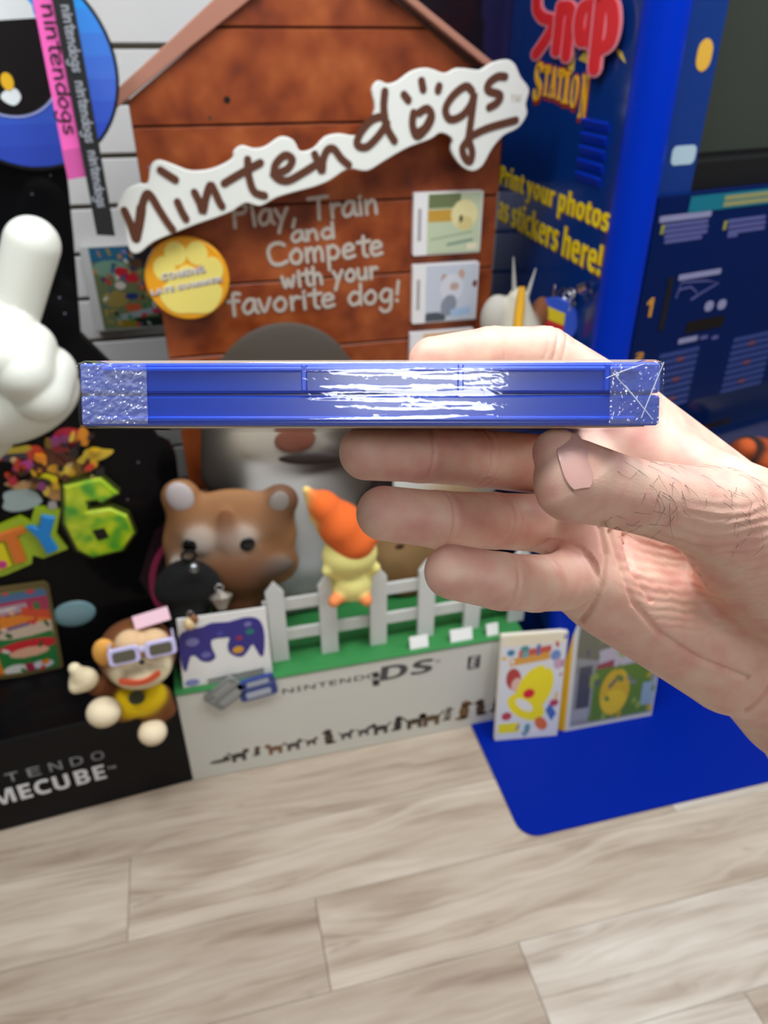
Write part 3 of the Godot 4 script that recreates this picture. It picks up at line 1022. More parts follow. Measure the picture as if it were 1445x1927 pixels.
func console_box() -> void:
	var x0 := -0.162
	var x1 := 0.663
	var t := thing("display_box", "long white display box with black lettering and a green top", "box", at3((x0 + x1) / 2, 0, -1.254 - 0.24))
	add(t, "body", rbox(x1 - x0, 0.284, 0.48, 0.002), M.box, at3(0, 0.142, 0))
	add(t, "grass_top", rbox(x1 - x0 + 0.004, 0.008, 0.484, 0.002), M.green, at3(0, 0.288, 0))
	var off := Transform3D(Basis(Vector3(1.00000, 0.00000, 0.00000), Vector3(0.00000, 1.00000, 0.00000), Vector3(0.00000, 0.00000, 1.00000)), Vector3(0.25000, 0.00000, -1.25400)).origin - Vector3((x0 + x1) / 2, 0, -1.494)
	var f := Node3D.new()
	f.name = "front_print"
	t.add_child(f)
	f.position = off
	text(f, "lettering", "NINTENDO", M.ink, Vector2(-0.1782, 0.2333), Vector2(0.0491, 0.2484), 0.0, 0.0006, "Droid Sans", false)
	text(f, "logo_letters", "DS", mat(hexc("4a4a4c"), 0.5), Vector2(0.0542, 0.2196), Vector2(0.1836, 0.2635), 0.0, 0.0008, "Droid Sans", true, 0.12)
	for e in [poly([0.0336, 0.2504, 0.0491, 0.2501, 0.0516, 0.2324, 0.0361, 0.2326]), poly([0.0334, 0.2263, 0.0503, 0.2258, 0.0515, 0.2063, 0.0359, 0.2066])]:
		add(f, "logo_square", prism(e, 0.0, 0.0007), M.ink)
	text(f, "trademark", "TM", mat(hexc("9a9a96"), 0.5), Vector2(0.1883, 0.2453), Vector2(0.2012, 0.2561), 0.0, 0.0005)
	sheet(f, "rating_mark", Vector2(0.2730, 0.2047), Vector2(0.3045, 0.2466), 0.0, 0.0006, M.ink)
	text(f, "rating_letter", "E", M.box, Vector2(0.2809, 0.2100), Vector2(0.2965, 0.2432), 0.0006, 0.0005, "Droid Sans", true, 0.1)
	sheet(f, "crease", Vector2(-0.2216, 0.1837) + Vector2(0, -0.0006), Vector2(Vector2(0.1124, 0.1862).x, Vector2(-0.2216, 0.1837).y + 0.0006), 0.0, 0.0003, mat(hexc("c6c5bb"), 0.5))
	# a row of small dog silhouettes along the foot of the box
	var cols := ["4a4640", "35312c", "54483c", "7a5238", "46423e", "3c2d26", "4b4038", "2c2a28", "3a3a3a", "2e2c2a", "2a2a2c", "4a3a28", "5e4a30", "8a8276", "7a5a34", "59442c", "33343a"]
	for i in 17:
		var c := Vector2(lerpf(Vector2(-0.3407, 0.0824).x, Vector2(0.3617, 0.0764).x, i / 16.0), 0.058)
		var s := 0.016 + 0.004 * sin(i * 2.3) + (0.006 if i > 9 else 0.0)
		var d := 1.0 if i % 3 else -1.0
		var g := MB.new()
		var sit := i % 4 == 2 or i > 12
		if i == 0:
			put_prism(g, ngon(c + Vector2(0, -0.5) * s, 1.6 * s, 0.35 * s, 14), 0.0, 0.0006)
			put_prism(g, ngon(c + Vector2(0.9, 0.0) * s, 0.5 * s, 0.4 * s, 12), 0.0, 0.0006)
		elif sit:
			put_prism(g, ngon(c, 0.55 * s, 1.0 * s, 14), 0.0, 0.0006)
			put_prism(g, ngon(c + Vector2(0.1 * d, 1.1) * s, 0.5 * s, 0.45 * s, 12), 0.0, 0.0006)
			put_prism(g, ngon(c + Vector2(0.55 * d, 1.0) * s, 0.3 * s, 0.2 * s, 10), 0.0, 0.0006)
			put_prism(g, ngon(c + Vector2(-0.2 * d, -0.85) * s, 0.75 * s, 0.25 * s, 12), 0.0, 0.0006)
		else:
			put_prism(g, ngon(c, 0.95 * s, 0.42 * s, 14), 0.0, 0.0006)
			put_prism(g, ngon(c + Vector2(0.95 * d, 0.6) * s, 0.42 * s, 0.36 * s, 12), 0.0, 0.0006)
			put_stroke(g, PackedVector2Array([c + Vector2(-0.8 * d, 0.2) * s, c + Vector2(-1.3 * d, 0.7) * s]), 0.2 * s, 0.0, 0.0006)
			for lx in [-0.75, -0.5, 0.5, 0.75]:
				put_stroke(g, PackedVector2Array([c + Vector2(lx, 0) * s, c + Vector2(lx, -1.0) * s]), 0.24 * s, 0.0, 0.0006)
		add(f, "dog_silhouette", g.done(), mat(hexc(cols[i]), 0.5))


# ---------------------------------------------------------------- moulded dogs behind the fence

# the figures are moulded as reliefs: flattened in depth about the plane they stand in
func squeezed(k: float, z: float) -> Transform3D:
	return Transform3D(Basis.from_scale(Vector3(1, 1, k)), Vector3(0, 0, z))


# the same spot standing on the box top with radius r
func foot(p: Vector3, r: float) -> Vector3:
	return Vector3(p.x, 0.294 + r, p.z)


func dog_eye(t: Node3D, at: Vector3, r: float) -> void:
	add(t, "eye", ball(Vector3(r, r, r * 0.6)), mat(hexc("0d0a09"), 0.15), Transform3D(Basis(), at))


func dogs() -> void:
	var fur := vmat(0.75)
	var tan := lin("9a6b42")
	var deep := lin("74482a")
	var pale := lin("c9bfb4")
	var t := thing("dog_figure", "tan shiba dog head with white brows, left behind the fence", "dog figure", squeezed(0.67, -0.4687), "dog figures of the stand")
	var z := -1.40
	var els := [
		egg(Vector3(0.00119, 0.58271, -1.38500), Vector3(0.145, 0.125, 0.055), tan), egg(Vector3(0.00959, 0.51193, -1.36500), Vector3(0.085, 0.075, 0.06), deep),
		egg(Vector3(-0.07521, 0.51793, -1.39000), Vector3(0.07, 0.06, 0.05), tan), egg(Vector3(0.07620, 0.50135, -1.39000), Vector3(0.07, 0.06, 0.05), tan),
		cone(Vector3(-0.07582, 0.64315, -1.38500), 0.045, Vector3(-0.08916, 0.70428, -1.38500), 0.04, tan), cone(Vector3(0.08521, 0.61796, -1.38500), 0.045, Vector3(0.11531, 0.66380, -1.38500), 0.04, lin("6d4a30")),
		cone(Vector3(-0.00219, 0.48577, -1.40000), 0.065, foot(Vector3(-0.00136, 0.37698, -1.40000), 0.06), 0.06, deep)]
	els.append_array([egg(Vector3(-0.06428, 0.60981, -1.33600), Vector3(0.028, 0.03, 0.014), pale), egg(Vector3(0.01668, 0.60442, -1.33600), Vector3(0.034, 0.026, 0.014), pale), egg(Vector3(-0.10899, 0.54493, -1.34500), Vector3(0.026, 0.026, 0.016), pale), egg(Vector3(0.07947, 0.51812, -1.33500), Vector3(0.055, 0.02, 0.014), lin("6a625c")), egg(Vector3(-0.00283, 0.63190, -1.33200), Vector3(0.016, 0.05, 0.01), lin("80512f"))])
	add(t, "body", blob(els, 0.005, 0.022, 0.01, null, null, 1.8), fur)
	add(t, "ear_lining", ball(Vector3(0.028, 0.036, 0.014), 16), mat(hexc("bcb2b2"), 0.8), turned(Vector3(0, 0, 12), Vector3(-0.08911, 0.71599, -1.35200)))
	add(t, "ear_lining", ball(Vector3(0.022, 0.028, 0.01), 16), mat(hexc("8d857e"), 0.8), turned(Vector3(0, 0, -12), Vector3(0.11179, 0.67331, -1.35200)))
	dog_eye(t, Vector3(-0.08456, 0.60652, -1.32600), 0.016)
	dog_eye(t, Vector3(0.03431, 0.59171, -1.32200), 0.017)
	add(t, "nose", ball(Vector3(0.028, 0.02, 0.014), 16), mat(hexc("14100f"), 0.4), Transform3D(Basis(), Vector3(0.01086, 0.50405, -1.32000)))
	# big hound
	var grey := lin("4b4238")
	t = thing("dog_figure", "big grey-brown hound with white chest, centre of the stand", "dog figure", squeezed(0.3, -1.0275), "dog figures of the stand")
	var wht := lin("d6d6d2")
	els = [
		egg(Vector3(0.15387, 0.88465, -1.45500), Vector3(0.15, 0.15, 0.055), grey), egg(Vector3(0.14271, 0.79170, -1.42000), Vector3(0.085, 0.07, 0.06), lin("b4ada0")),
		cone(Vector3(0.03106, 0.90718, -1.46500), 0.05, Vector3(0.00581, 0.71075, -1.43000), 0.05, lin("2a241f")), cone(Vector3(0.28616, 0.88158, -1.46500), 0.05, Vector3(0.28351, 0.66154, -1.45000), 0.055, lin("3a2c22")),
		cone(Vector3(0.11765, 0.70183, -1.45500), 0.075, Vector3(0.11810, 0.54689, -1.45500), 0.09, wht), cone(Vector3(0.22330, 0.62637, -1.46500), 0.08, foot(Vector3(0.19750, 0.37726, -1.45500), 0.07), 0.07, lin("8c8a86")),
		cone(Vector3(0.11891, 0.54034, -1.46500), 0.09, foot(Vector3(0.11972, 0.39173, -1.45500), 0.08), 0.08, lin("9b9a97")),
		egg(Vector3(0.20472, 0.73279, -1.40000), Vector3(0.085, 0.03, 0.03), lin("2c211c")), egg(Vector3(0.08549, 0.80102, -1.40000), Vector3(0.05, 0.045, 0.03), lin("c2baa8")), cone(Vector3(0.18541, 0.51418, -1.42000), 0.04, Vector3(0.16613, 0.44760, -1.40000), 0.042, lin("c4c4c6"))]
	add(t, "body", blob(els, 0.007, 0.03, 0.01, null, null, 2.0), fur)
	add(t, "nose", ball(Vector3(0.045, 0.03, 0.02), 16), mat(hexc("7a4a3a"), 0.35), Transform3D(Basis(), Vector3(0.16168, 0.78695, -1.36000)))
	add(t, "mouth", ball(Vector3(0.07, 0.015, 0.02), 16), mat(hexc("2c2320"), 0.6), turned(Vector3(0, 0, -6), Vector3(0.18928, 0.73782, -1.37500)))
	dog_eye(t, Vector3(0.09490, 0.91079, -1.39800), 0.016)
	dog_eye(t, Vector3(0.21216, 0.89867, -1.39800), 0.016)
	# dark dog between
	var dk := lin("2a1b16")
	t = thing("dog_figure", "dark brown long-eared dog behind the soft toy", "dog figure", squeezed(0.3, -1.0725), "dog figures of the stand")
	els = [egg(Vector3(0.35572, 0.65044, -1.46500), Vector3(0.085, 0.1, 0.045), dk), cone(Vector3(0.29889, 0.66678, -1.47500), 0.035, Vector3(0.31014, 0.57007, -1.46500), 0.045, lin("35231b")), cone(Vector3(0.35911, 0.55366, -1.48000), 0.08, foot(Vector3(0.36548, 0.32734, -1.48000), 0.06), 0.06, dk), egg(Vector3(0.31760, 0.68167, -1.43500), Vector3(0.03, 0.025, 0.02), lin("c8beb6"))]
	add(t, "body", blob(els, 0.006, 0.03, 0.01), fur)
	add(t, "nose", ball(Vector3(0.02, 0.014, 0.012), 14), M.black, Transform3D(Basis(), Vector3(0.33915, 0.67485, -1.41200)))
	dog_eye(t, Vector3(0.37043, 0.69825, -1.42400), 0.01)
	# puppy on the right
	t = thing("dog_figure", "tan and white puppy at the right end behind the fence", "dog figure", squeezed(0.3, -1.0210), "dog figures of the stand")
	els = [egg(Vector3(0.52340, 0.63408, -1.44000), Vector3(0.14, 0.085, 0.05), lin("dfe3dd")), egg(Vector3(0.42011, 0.45233, -1.43000), Vector3(0.09, 0.11, 0.055), lin("9a774c")), cone(Vector3(0.52890, 0.59122, -1.45000), 0.09, foot(Vector3(0.55749, 0.31400, -1.45000), 0.08), 0.08, lin("b08a58")), egg(Vector3(0.40526, 0.44087, -1.40000), Vector3(0.04, 0.035, 0.03), lin("b58f63")), cone(Vector3(0.43016, 0.36416, -1.46000), 0.09, foot(Vector3(0.43080, 0.33011, -1.46000), 0.06), 0.06, lin("8d5a34"))]
	add(t, "body", blob(els, 0.007, 0.03, 0.01, null, null, 2.0), fur)
	add(t, "ear", ball(Vector3(0.05, 0.028, 0.03), 16), mat(hexc("1d1b1a"), 0.8), turned(Vector3(0, 0, -8), Vector3(0.60774, 0.63457, -1.40000)))
	add(t, "nose", ball(Vector3(0.012, 0.008, 0.008), 12), mat(hexc("4a2e1e"), 0.4), Transform3D(Basis(), Vector3(0.39698, 0.47291, -1.37200)))
	dog_eye(t, Vector3(0.37217, 0.52609, -1.37800), 0.008)
	dog_eye(t, Vector3(0.43672, 0.51544, -1.37800), 0.008)


# ---------------------------------------------------------------- black party game display on the left

func party_display() -> void:
	var t := thing("black_display_stand", "tall black shop stand with party game panel and lettered base", "display stand", Transform3D(Basis(Vector3(0.99649, 0.00000, -0.08377), Vector3(0.00000, 1.00000, 0.00000), Vector3(0.08377, -0.00000, 0.99649)), Vector3(-0.15819, 0.00000, -1.25522)))
	var base := PackedVector2Array([Vector2(-0.75, 0), Vector2(0, 0), Vector2(0, 0.27), Vector2(-0.75, 0.27)])
	add(t, "base", prism(base, -0.32, 0.0, 0.003), M.panel)
	for k in 8:
		var x := lerpf(Vector2(-0.5120, 0.1981).x, Vector2(-0.2042, 0.1836).x, k / 7.0)
		text(t, "letter", "NINTENDO"[k], mat(hexc("8d8d90"), 0.5), Vector2(x + (0.008 if k == 1 else 0.0), 0.148), Vector2(x + (0.014 if k == 1 else 0.026), 0.174), 0.0, 0.001, "Droid Sans", false)
	text(t, "logo_letters", "GAMECUBE", mat(hexc("e2e2e4"), 0.4), Vector2(Vector2(-0.5067, 0.1175).x, 0.085), Vector2(Vector2(-0.1854, 0.1054).x, 0.13), 0.0, 0.0012, "Droid Sans", true)
	text(t, "trademark", "TM", mat(hexc("a9a9a9"), 0.5), Vector2(-0.1788, 0.1100), Vector2(-0.1613, 0.1175), 0.0, 0.0008)
	var back := Node3D.new()
	back.name = "panel"
	t.add_child(back)
	back.position = Vector3(0, 0, -0.2)
	var right := Vector2(0.0201, 0.1555).x
	var edge := PackedVector2Array([Vector2(-0.75, 0.272), Vector2(-0.008, 0.272), Vector2(-0.008, 0.302), Vector2(right, 0.302)])
	edge.append_array(poly([0.0442, 0.3562, 0.0842, 0.7132, 0.0871, 0.7643, 0.0800, 0.7906, 0.0586, 0.8064, 0.0123, 0.9504, -0.0475, 1.0424, -0.0248, 1.2142, -0.0100, 1.3490]))
	edge.append(Vector2(-0.75, Vector2(-0.0100, 1.3490).y))
	add(back, "board", prism(edge, -0.03, 0.0), M.panel)
	for q in poly([0.1211, 1.3235, -0.0689, 1.1158, -0.0661, 1.0864, -0.0269, 0.6814, -0.1055, 1.0406, 0.0091, 0.7650, -0.0746, 1.2905, -0.0393, 1.3177]):
		add(back, "printed_star", prism(ngon(q, 0.0022, 0.0022, 8), 0.0, 0.0006), mat(hexc("6c6c80"), 0.5))
	# purple glow print at the right edge, as flat inks
	add(back, "printed_patch", prism(poly([0.0138, 0.5912, 0.0718, 0.6349, 0.0382, 0.3578, -0.0091, 0.3704, -0.0381, 0.4716]), 0.0, 0.0004), mat(hexc("240a18"), 0.4))
	add(back, "printed_arc", strokes([poly([0.0412, 0.5596, 0.0110, 0.5226, -0.0105, 0.4679, -0.0120, 0.4063, 0.0059, 0.3566])], 0.014, 0.0, 0.0007), mat(hexc("a8305c"), 0.4))
	# letters
	var lime := mat(hexc("a9c818"), 0.35, 0.0, 0.3)
	var dark := mat(hexc("3a4410"), 0.4)
	var six := poly([-0.1413, 0.7442, -0.0685, 0.7511, -0.0414, 0.7091, -0.0777, 0.6926, -0.0857, 0.7006, -0.1055, 0.7018, -0.1092, 0.6778, -0.0635, 0.6766, -0.0332, 0.6519, -0.0268, 0.6054, -0.0582, 0.5672, -0.1213, 0.5630, -0.1470, 0.5870, -0.1588, 0.6575])
	var digit := Node3D.new()
	digit.name = "digit_six"
	back.add_child(digit)
	for q: PackedVector2Array in Geometry2D.offset_polygon(six, 0.006, Geometry2D.JOIN_ROUND):
		add(digit, "outline", prism(q, 0.0, 0.012), dark)
	var leaf := mat(Color.WHITE, 0.35, 0.0, 0.3)
	tri_map(leaf, noise_image(96, 96, 12, 7.0, 7.0, 2, ["2f9a34", "5cb02c", "a8cc1c", "c9dc22", "dbe84a"], 0.7), 2.6)
	add(digit, "face", prism(six, 0.012, 0.02, 0.004), leaf)
	add(digit, "counter", prism(poly([-0.1087, 0.6323, -0.0835, 0.6338, -0.0785, 0.6081, -0.1021, 0.6049]), 0.018, 0.0206), mat(hexc("14160c"), 0.5))
	var word := Node3D.new()
	word.name = "party_letters"
	back.add_child(word)
	add(word, "outline", prism(poly([-0.3419, 0.6606, -0.2791, 0.6732, -0.2377, 0.6866, -0.2212, 0.6703, -0.2054, 0.7033, -0.1596, 0.6878, -0.1800, 0.6325, -0.1655, 0.5911, -0.2175, 0.5779, -0.2357, 0.5903, -0.2426, 0.5697, -0.2946, 0.5540, -0.3096, 0.5520, -0.3727, 0.5464]), 0.0, 0.01), lime)
	add(word, "letter_t", prism(poly([-0.2914, 0.6563, -0.2376, 0.6659, -0.2337, 0.6519, -0.2527, 0.6454, -0.2491, 0.5823, -0.2727, 0.5795, -0.2761, 0.6411, -0.2965, 0.6363]), 0.01, 0.018, 0.002), mat(hexc("f0802c"), 0.4))
	add(word, "letter_y", prism(poly([-0.1964, 0.6848, -0.1728, 0.6748, -0.1926, 0.6325, -0.1833, 0.5978, -0.2065, 0.5892, -0.2149, 0.6306, -0.2311, 0.6632, -0.2188, 0.6633, -0.2081, 0.6558]), 0.01, 0.018, 0.002), mat(hexc("1b96ef"), 0.4))
	add(word, "letter_r", prism(poly([-0.3409, 0.6275, -0.2812, 0.6329, -0.2789, 0.5754, -0.3056, 0.5678, -0.3224, 0.5828, -0.3501, 0.5548]), 0.01, 0.016, 0.002), mat(hexc("f0e010"), 0.4))
	add(word, "letter_spot", prism(ngon(Vector2(-0.2972, 0.5852), 0.011, 0.009, 16), 0.016, 0.018), mat(hexc("d43a8c"), 0.4))
	# printed picture above the letters, kept to plain coloured shapes
	var pic := Node3D.new()
	pic.name = "picture_print"
	back.add_child(pic)
	var shapes := [["5a2a12", 90, 868, 62, 30, 0], ["b81f36", 132, 828, 34, 22, 20], ["e08a1e", 170, 818, 14, 18, 0], ["7a5a10", 140, 880, 46, 18, 10], ["d0a01c", 122, 886, 22, 14, -20], ["e0a422", 98, 880, 12, 10, 0], ["cfae30", 182, 852, 30, 15, 4], ["c23a20", 70, 850, 14, 18, 0], ["b8a030", 40, 846, 26, 8, 4], ["c04a9a", 42, 876, 18, 14, 0], ["3a3440", 30, 858, 26, 9, 0], ["c8281e", 4, 826, 16, 12, 0], ["e0d410", 80, 902, 20, 18, -30], ["d09a5c", 92, 924, 20, 18, 0], ["a8bcbc", 22, 940, 40, 20, 6], ["c89a68", 40, 910, 36, 8, -8]]
	for i in shapes.size():
		var q: Array = shapes[i]
		var c := Vector2(lerpf(Vector2(-0.2479, 0.7976).x, Vector2(-0.0546, 0.7636).x, q[1] / 200.0), lerpf(Vector2(-0.1384, 0.8498).y, Vector2(-0.1749, 0.6843).y, (q[2] - 820) / 140.0) + (q[1] - 100) * -0.00018)
		patch(pic, c, Vector2(q[3] * 0.00112, q[4] * 0.00115), deg_to_rad(q[5]), 0.001 + 0.0004 * i, hexc(q[0]))
	for i in 44:
		var c := Vector2(lerpf(Vector2(-0.2479, 0.7976).x, Vector2(-0.0647, 0.7654).x, rng.randf()), 0.0)
		c.y = lerpf(Vector2(-0.1396, 0.8442).y, Vector2(-0.1654, 0.7273).y, rng.randf()) + (c.x - Vector2(-0.1535, 0.7810).x) * 0.1
		patch(pic, c, Vector2(rng.randf_range(0.004, 0.014), rng.randf_range(0.004, 0.012)), rng.randf() * 3.0, 0.008 + 0.0002 * i, hexc(["5a2a12", "b81f36", "e08a1e", "7a5a10", "d0a01c", "3a1c10", "c23a20", "241a18", "caa874", "8a3a70", "e0c040", "1a1416"][i % 12]))
	add(pic, "shiny_dot", prism(ngon(Vector2(-0.1720, 0.7019), 0.009, 0.009, 20), 0.0, 0.012), mat(hexc("b8b8c0"), 0.2, 0.6))
	add(pic, "blue_grey_ball", ball(Vector3(0.046, 0.036, 0.008)), mat(hexc("7fa3ab"), 0.3, 0.0, 0.3), Transform3D(Basis(), Vector3(Vector2(-0.1901, 0.4109).x, Vector2(-0.1901, 0.4109).y, 0.0)))
	# game cover on the panel
	var cov := thing("cover_card", "orange and green game cover card on the black panel", "card", Transform3D(Basis(Vector3(0.99649, 0.00000, -0.08377), Vector3(0.00000, 1.00000, 0.00000), Vector3(0.08377, -0.00000, 0.99649)), Vector3(-0.17495, 0.00000, -1.45452)))
	var art := print_image(120, 160, Color("2f7a3a"), [["4a6f9c", 0.5, 0.09, 1.0, 0.1, 0], ["b02a58", 0.5, 0.2, 1.0, 0.16, 0], ["b89aa8", 0.4, 0.21, 0.75, 0.1, 0], ["e8e4e0", 0.4, 0.21, 0.55, 0.02, -2], ["e8841c", 0.5, 0.35, 1.0, 0.13, 0], ["d94a24", 0.85, 0.3, 0.3, 0.1, 20], ["d8c0a8", 0.75, 0.48, 0.7, 0.14, -4, 1], ["7c5c86", 0.5, 0.43, 0.5, 0.04, -6], ["d22c34", 0.68, 0.66, 0.6, 0.14, 0, 1], ["e8b090", 0.66, 0.74, 0.4, 0.12, 0, 1], ["c8b09a", 0.2, 0.58, 0.3, 0.06, 0], ["8fae9e", 0.2, 0.68, 0.3, 0.08, 0], ["e07a30", 0.25, 0.86, 0.2, 0.25, 0], ["dcd8d0", 0.48, 0.92, 0.25, 0.12, 0, 1], ["d8d0dc", 0.75, 0.92, 0.22, 0.1, 0, 1], ["a02c48", 0.62, 0.93, 0.08, 0.12, 0]] + scatter(3, 40, ["d22c34", "e8b090", "2f7a3a", "e8841c", "dcd8d0", "1d5a2a"], 0.06))
	add(cov, "backing", prism(poly([-0.3787, 0.5239, -0.2294, 0.5154, -0.2231, 0.5052, -0.2428, 0.2757, -0.2539, 0.2623, -0.3793, 0.2747, -0.4439, 0.2819]), 0.0, 0.008), mat(hexc("6a5c34"), 0.5))
	add(cov, "cover_print", prism(poly([-0.3820, 0.5119, -0.2367, 0.5027, -0.2313, 0.4926, -0.2502, 0.2847, -0.2592, 0.2757, -0.3763, 0.2870, -0.4406, 0.2941]), 0.008, 0.0092), printed(art))
	var teal := mat(hexc("2a5a80"), 0.4)
	add(back, "blue_letters", strokes([poly([-0.3656, 0.2296, -0.3589, 0.2479, -0.3297, 0.2454, -0.3271, 0.2564, -0.3608, 0.2587]), poly([-0.3414, 0.2251, -0.3162, 0.2238, -0.3082, 0.2487, -0.2807, 0.2468]), poly([-0.2923, 0.2471, -0.2555, 0.2440, -0.2587, 0.2295, -0.2894, 0.2290, -0.2937, 0.2200, -0.2586, 0.2191])], 0.0042, 0.0, 0.001, false), teal)
	text(back, "small_lettering", "Memory Card", mat(hexc("8c8c90"), 0.5), Vector2(-0.3511, 0.2040), Vector2(-0.2813, 0.2020), 0.0, 0.0008)
	# round sign at the top
	var d := thing("round_sign", "round blue and black sign at the top of the black stand", "sign", Transform3D(Basis(Vector3(0.99649, 0.00000, -0.08377), Vector3(0.00000, 1.00000, 0.00000), Vector3(0.08377, -0.00000, 0.99649)), Vector3(-0.17243, 0.00000, -1.42462)))
	var c := Vector2(-0.0471, 1.4729)
	var r := Vector2(0.0960, 1.4719).x - c.x
	add(d, "rim", prism(ngon(c, r, r, 56), -0.028, 0.0), M.black)
	var bands := ["2f9fe8", "2f93e2", "3a86dc", "3f78d2", "3f6ccb", "3a60c4", "3456be", "2f4db8", "2b46b0"]
	for i in bands.size():
		var y0 := c.y + r * 0.96 - r * 1.92 * i / bands.size()
		var band := PackedVector2Array([Vector2(c.x - r, y0), Vector2(c.x + r, y0), Vector2(c.x + r, y0 - r * 1.92 / bands.size() - 0.0001), Vector2(c.x - r, y0 - r * 1.92 / bands.size() - 0.0001)])
		for q: PackedVector2Array in Geometry2D.intersect_polygons(ngon(c, r * 0.965, r * 0.965, 56), band):
			add(d, "blue_band", prism(q, 0.0, 0.001), mat(hexc(bands[i]), 0.35, 0.0, 0.3))
	var c2 := Vector2(-0.0665, 1.4855)
	var r2 := Vector2(-0.0853, 1.4097).y - c2.y
	add(d, "pale_ring", prism(ngon(c2, absf(r2) * 1.05, absf(r2) * 1.05, 48), 0.001, 0.002), mat(hexc("a8b4e8"), 0.4))
	add(d, "black_disc", prism(ngon(c2, absf(r2), absf(r2), 48), 0.002, 0.003), mat(hexc("0d080b"), 0.3, 0.0, 0.3))
	add(d, "pale_cap", prism(poly([-0.1036, 1.5322, -0.0602, 1.5338, -0.0112, 1.5369, -0.0119, 1.5527, -0.0227, 1.5687, -0.0476, 1.5841, -0.0899, 1.5833]), 0.003, 0.004), mat(hexc("dde3e2"), 0.4))
	add(d, "white_cloud", prism(curve(poly([-0.0832, 1.4365, -0.0754, 1.4435, -0.0672, 1.4463, -0.0585, 1.4447, -0.0548, 1.4346, -0.0614, 1.4260, -0.0698, 1.4233, -0.0805, 1.4293]), 3, true), 0.003, 0.006), mat(hexc("dfe6e8"), 0.5))
	add(d, "yellow_patch", prism(ngon(Vector2(-0.0694, 1.4555), 0.009, 0.012, 18), 0.003, 0.007), mat(hexc("e2b01c"), 0.5))
	# glove
	var gl := thing("white_glove_sculpture", "large white cartoon glove sculpture with a raised finger", "sculpture")
	var els := [
		cone(Vector3(-0.23248, 1.24847, -1.25500), 0.041, Vector3(-0.29482, 1.12009, -1.25000), 0.037, Color.WHITE, 1),
		egg(Vector3(-0.32520, 1.01085, -1.25000), Vector3(0.115, 0.072, 0.075), Color.WHITE, Vector3(0, 0, 12)), cone(Vector3(-0.31545, 1.14226, -1.22500), 0.04, Vector3(-0.32098, 1.10944, -1.20000), 0.042, Color.WHITE, 2),
		cone(Vector3(-0.28682, 1.13003, -1.22500), 0.04, Vector3(-0.29456, 1.10057, -1.19000), 0.043, Color.WHITE, 3), cone(Vector3(-0.26670, 1.10205, -1.22000), 0.042, Vector3(-0.27538, 1.07680, -1.18500), 0.045, Color.WHITE, 4),
		cone(Vector3(-0.24735, 1.05898, -1.22500), 0.043, Vector3(-0.26032, 1.03434, -1.19500), 0.044, Color.WHITE, 5), egg(Vector3(-0.42301, 0.97465, -1.27000), Vector3(0.1, 0.09, 0.07), Color.WHITE)]
	add(gl, "mounting_arm", tube(PackedVector3Array([Vector3(-0.33731, 0.99845, -1.26000), Vector3(-0.33731, 0.99845, -1.26000) + Vector3(0.0, 0.0, -0.16)]), [0.02], 12), M.black)
	add(gl, "glove", blob(els, 0.004, 0.009, 0.003), mat(hexc("e4e6da"), 0.4))


func patch(parent: Node, c: Vector2, r: Vector2, turn: float, z: float, col: Color) -> void:
	var p := PackedVector2Array()
	for k in 9:
		p.append(c + (Vector2.from_angle(TAU * k / 9.0) * r * rng.randf_range(0.65, 1.15)).rotated(turn))
	add(parent, "colour_patch", prism(curve(p, 3, true), 0.0, z), mat(col, 0.4, 0.0, 0.2))


# ---------------------------------------------------------------- blue kiosk on the right

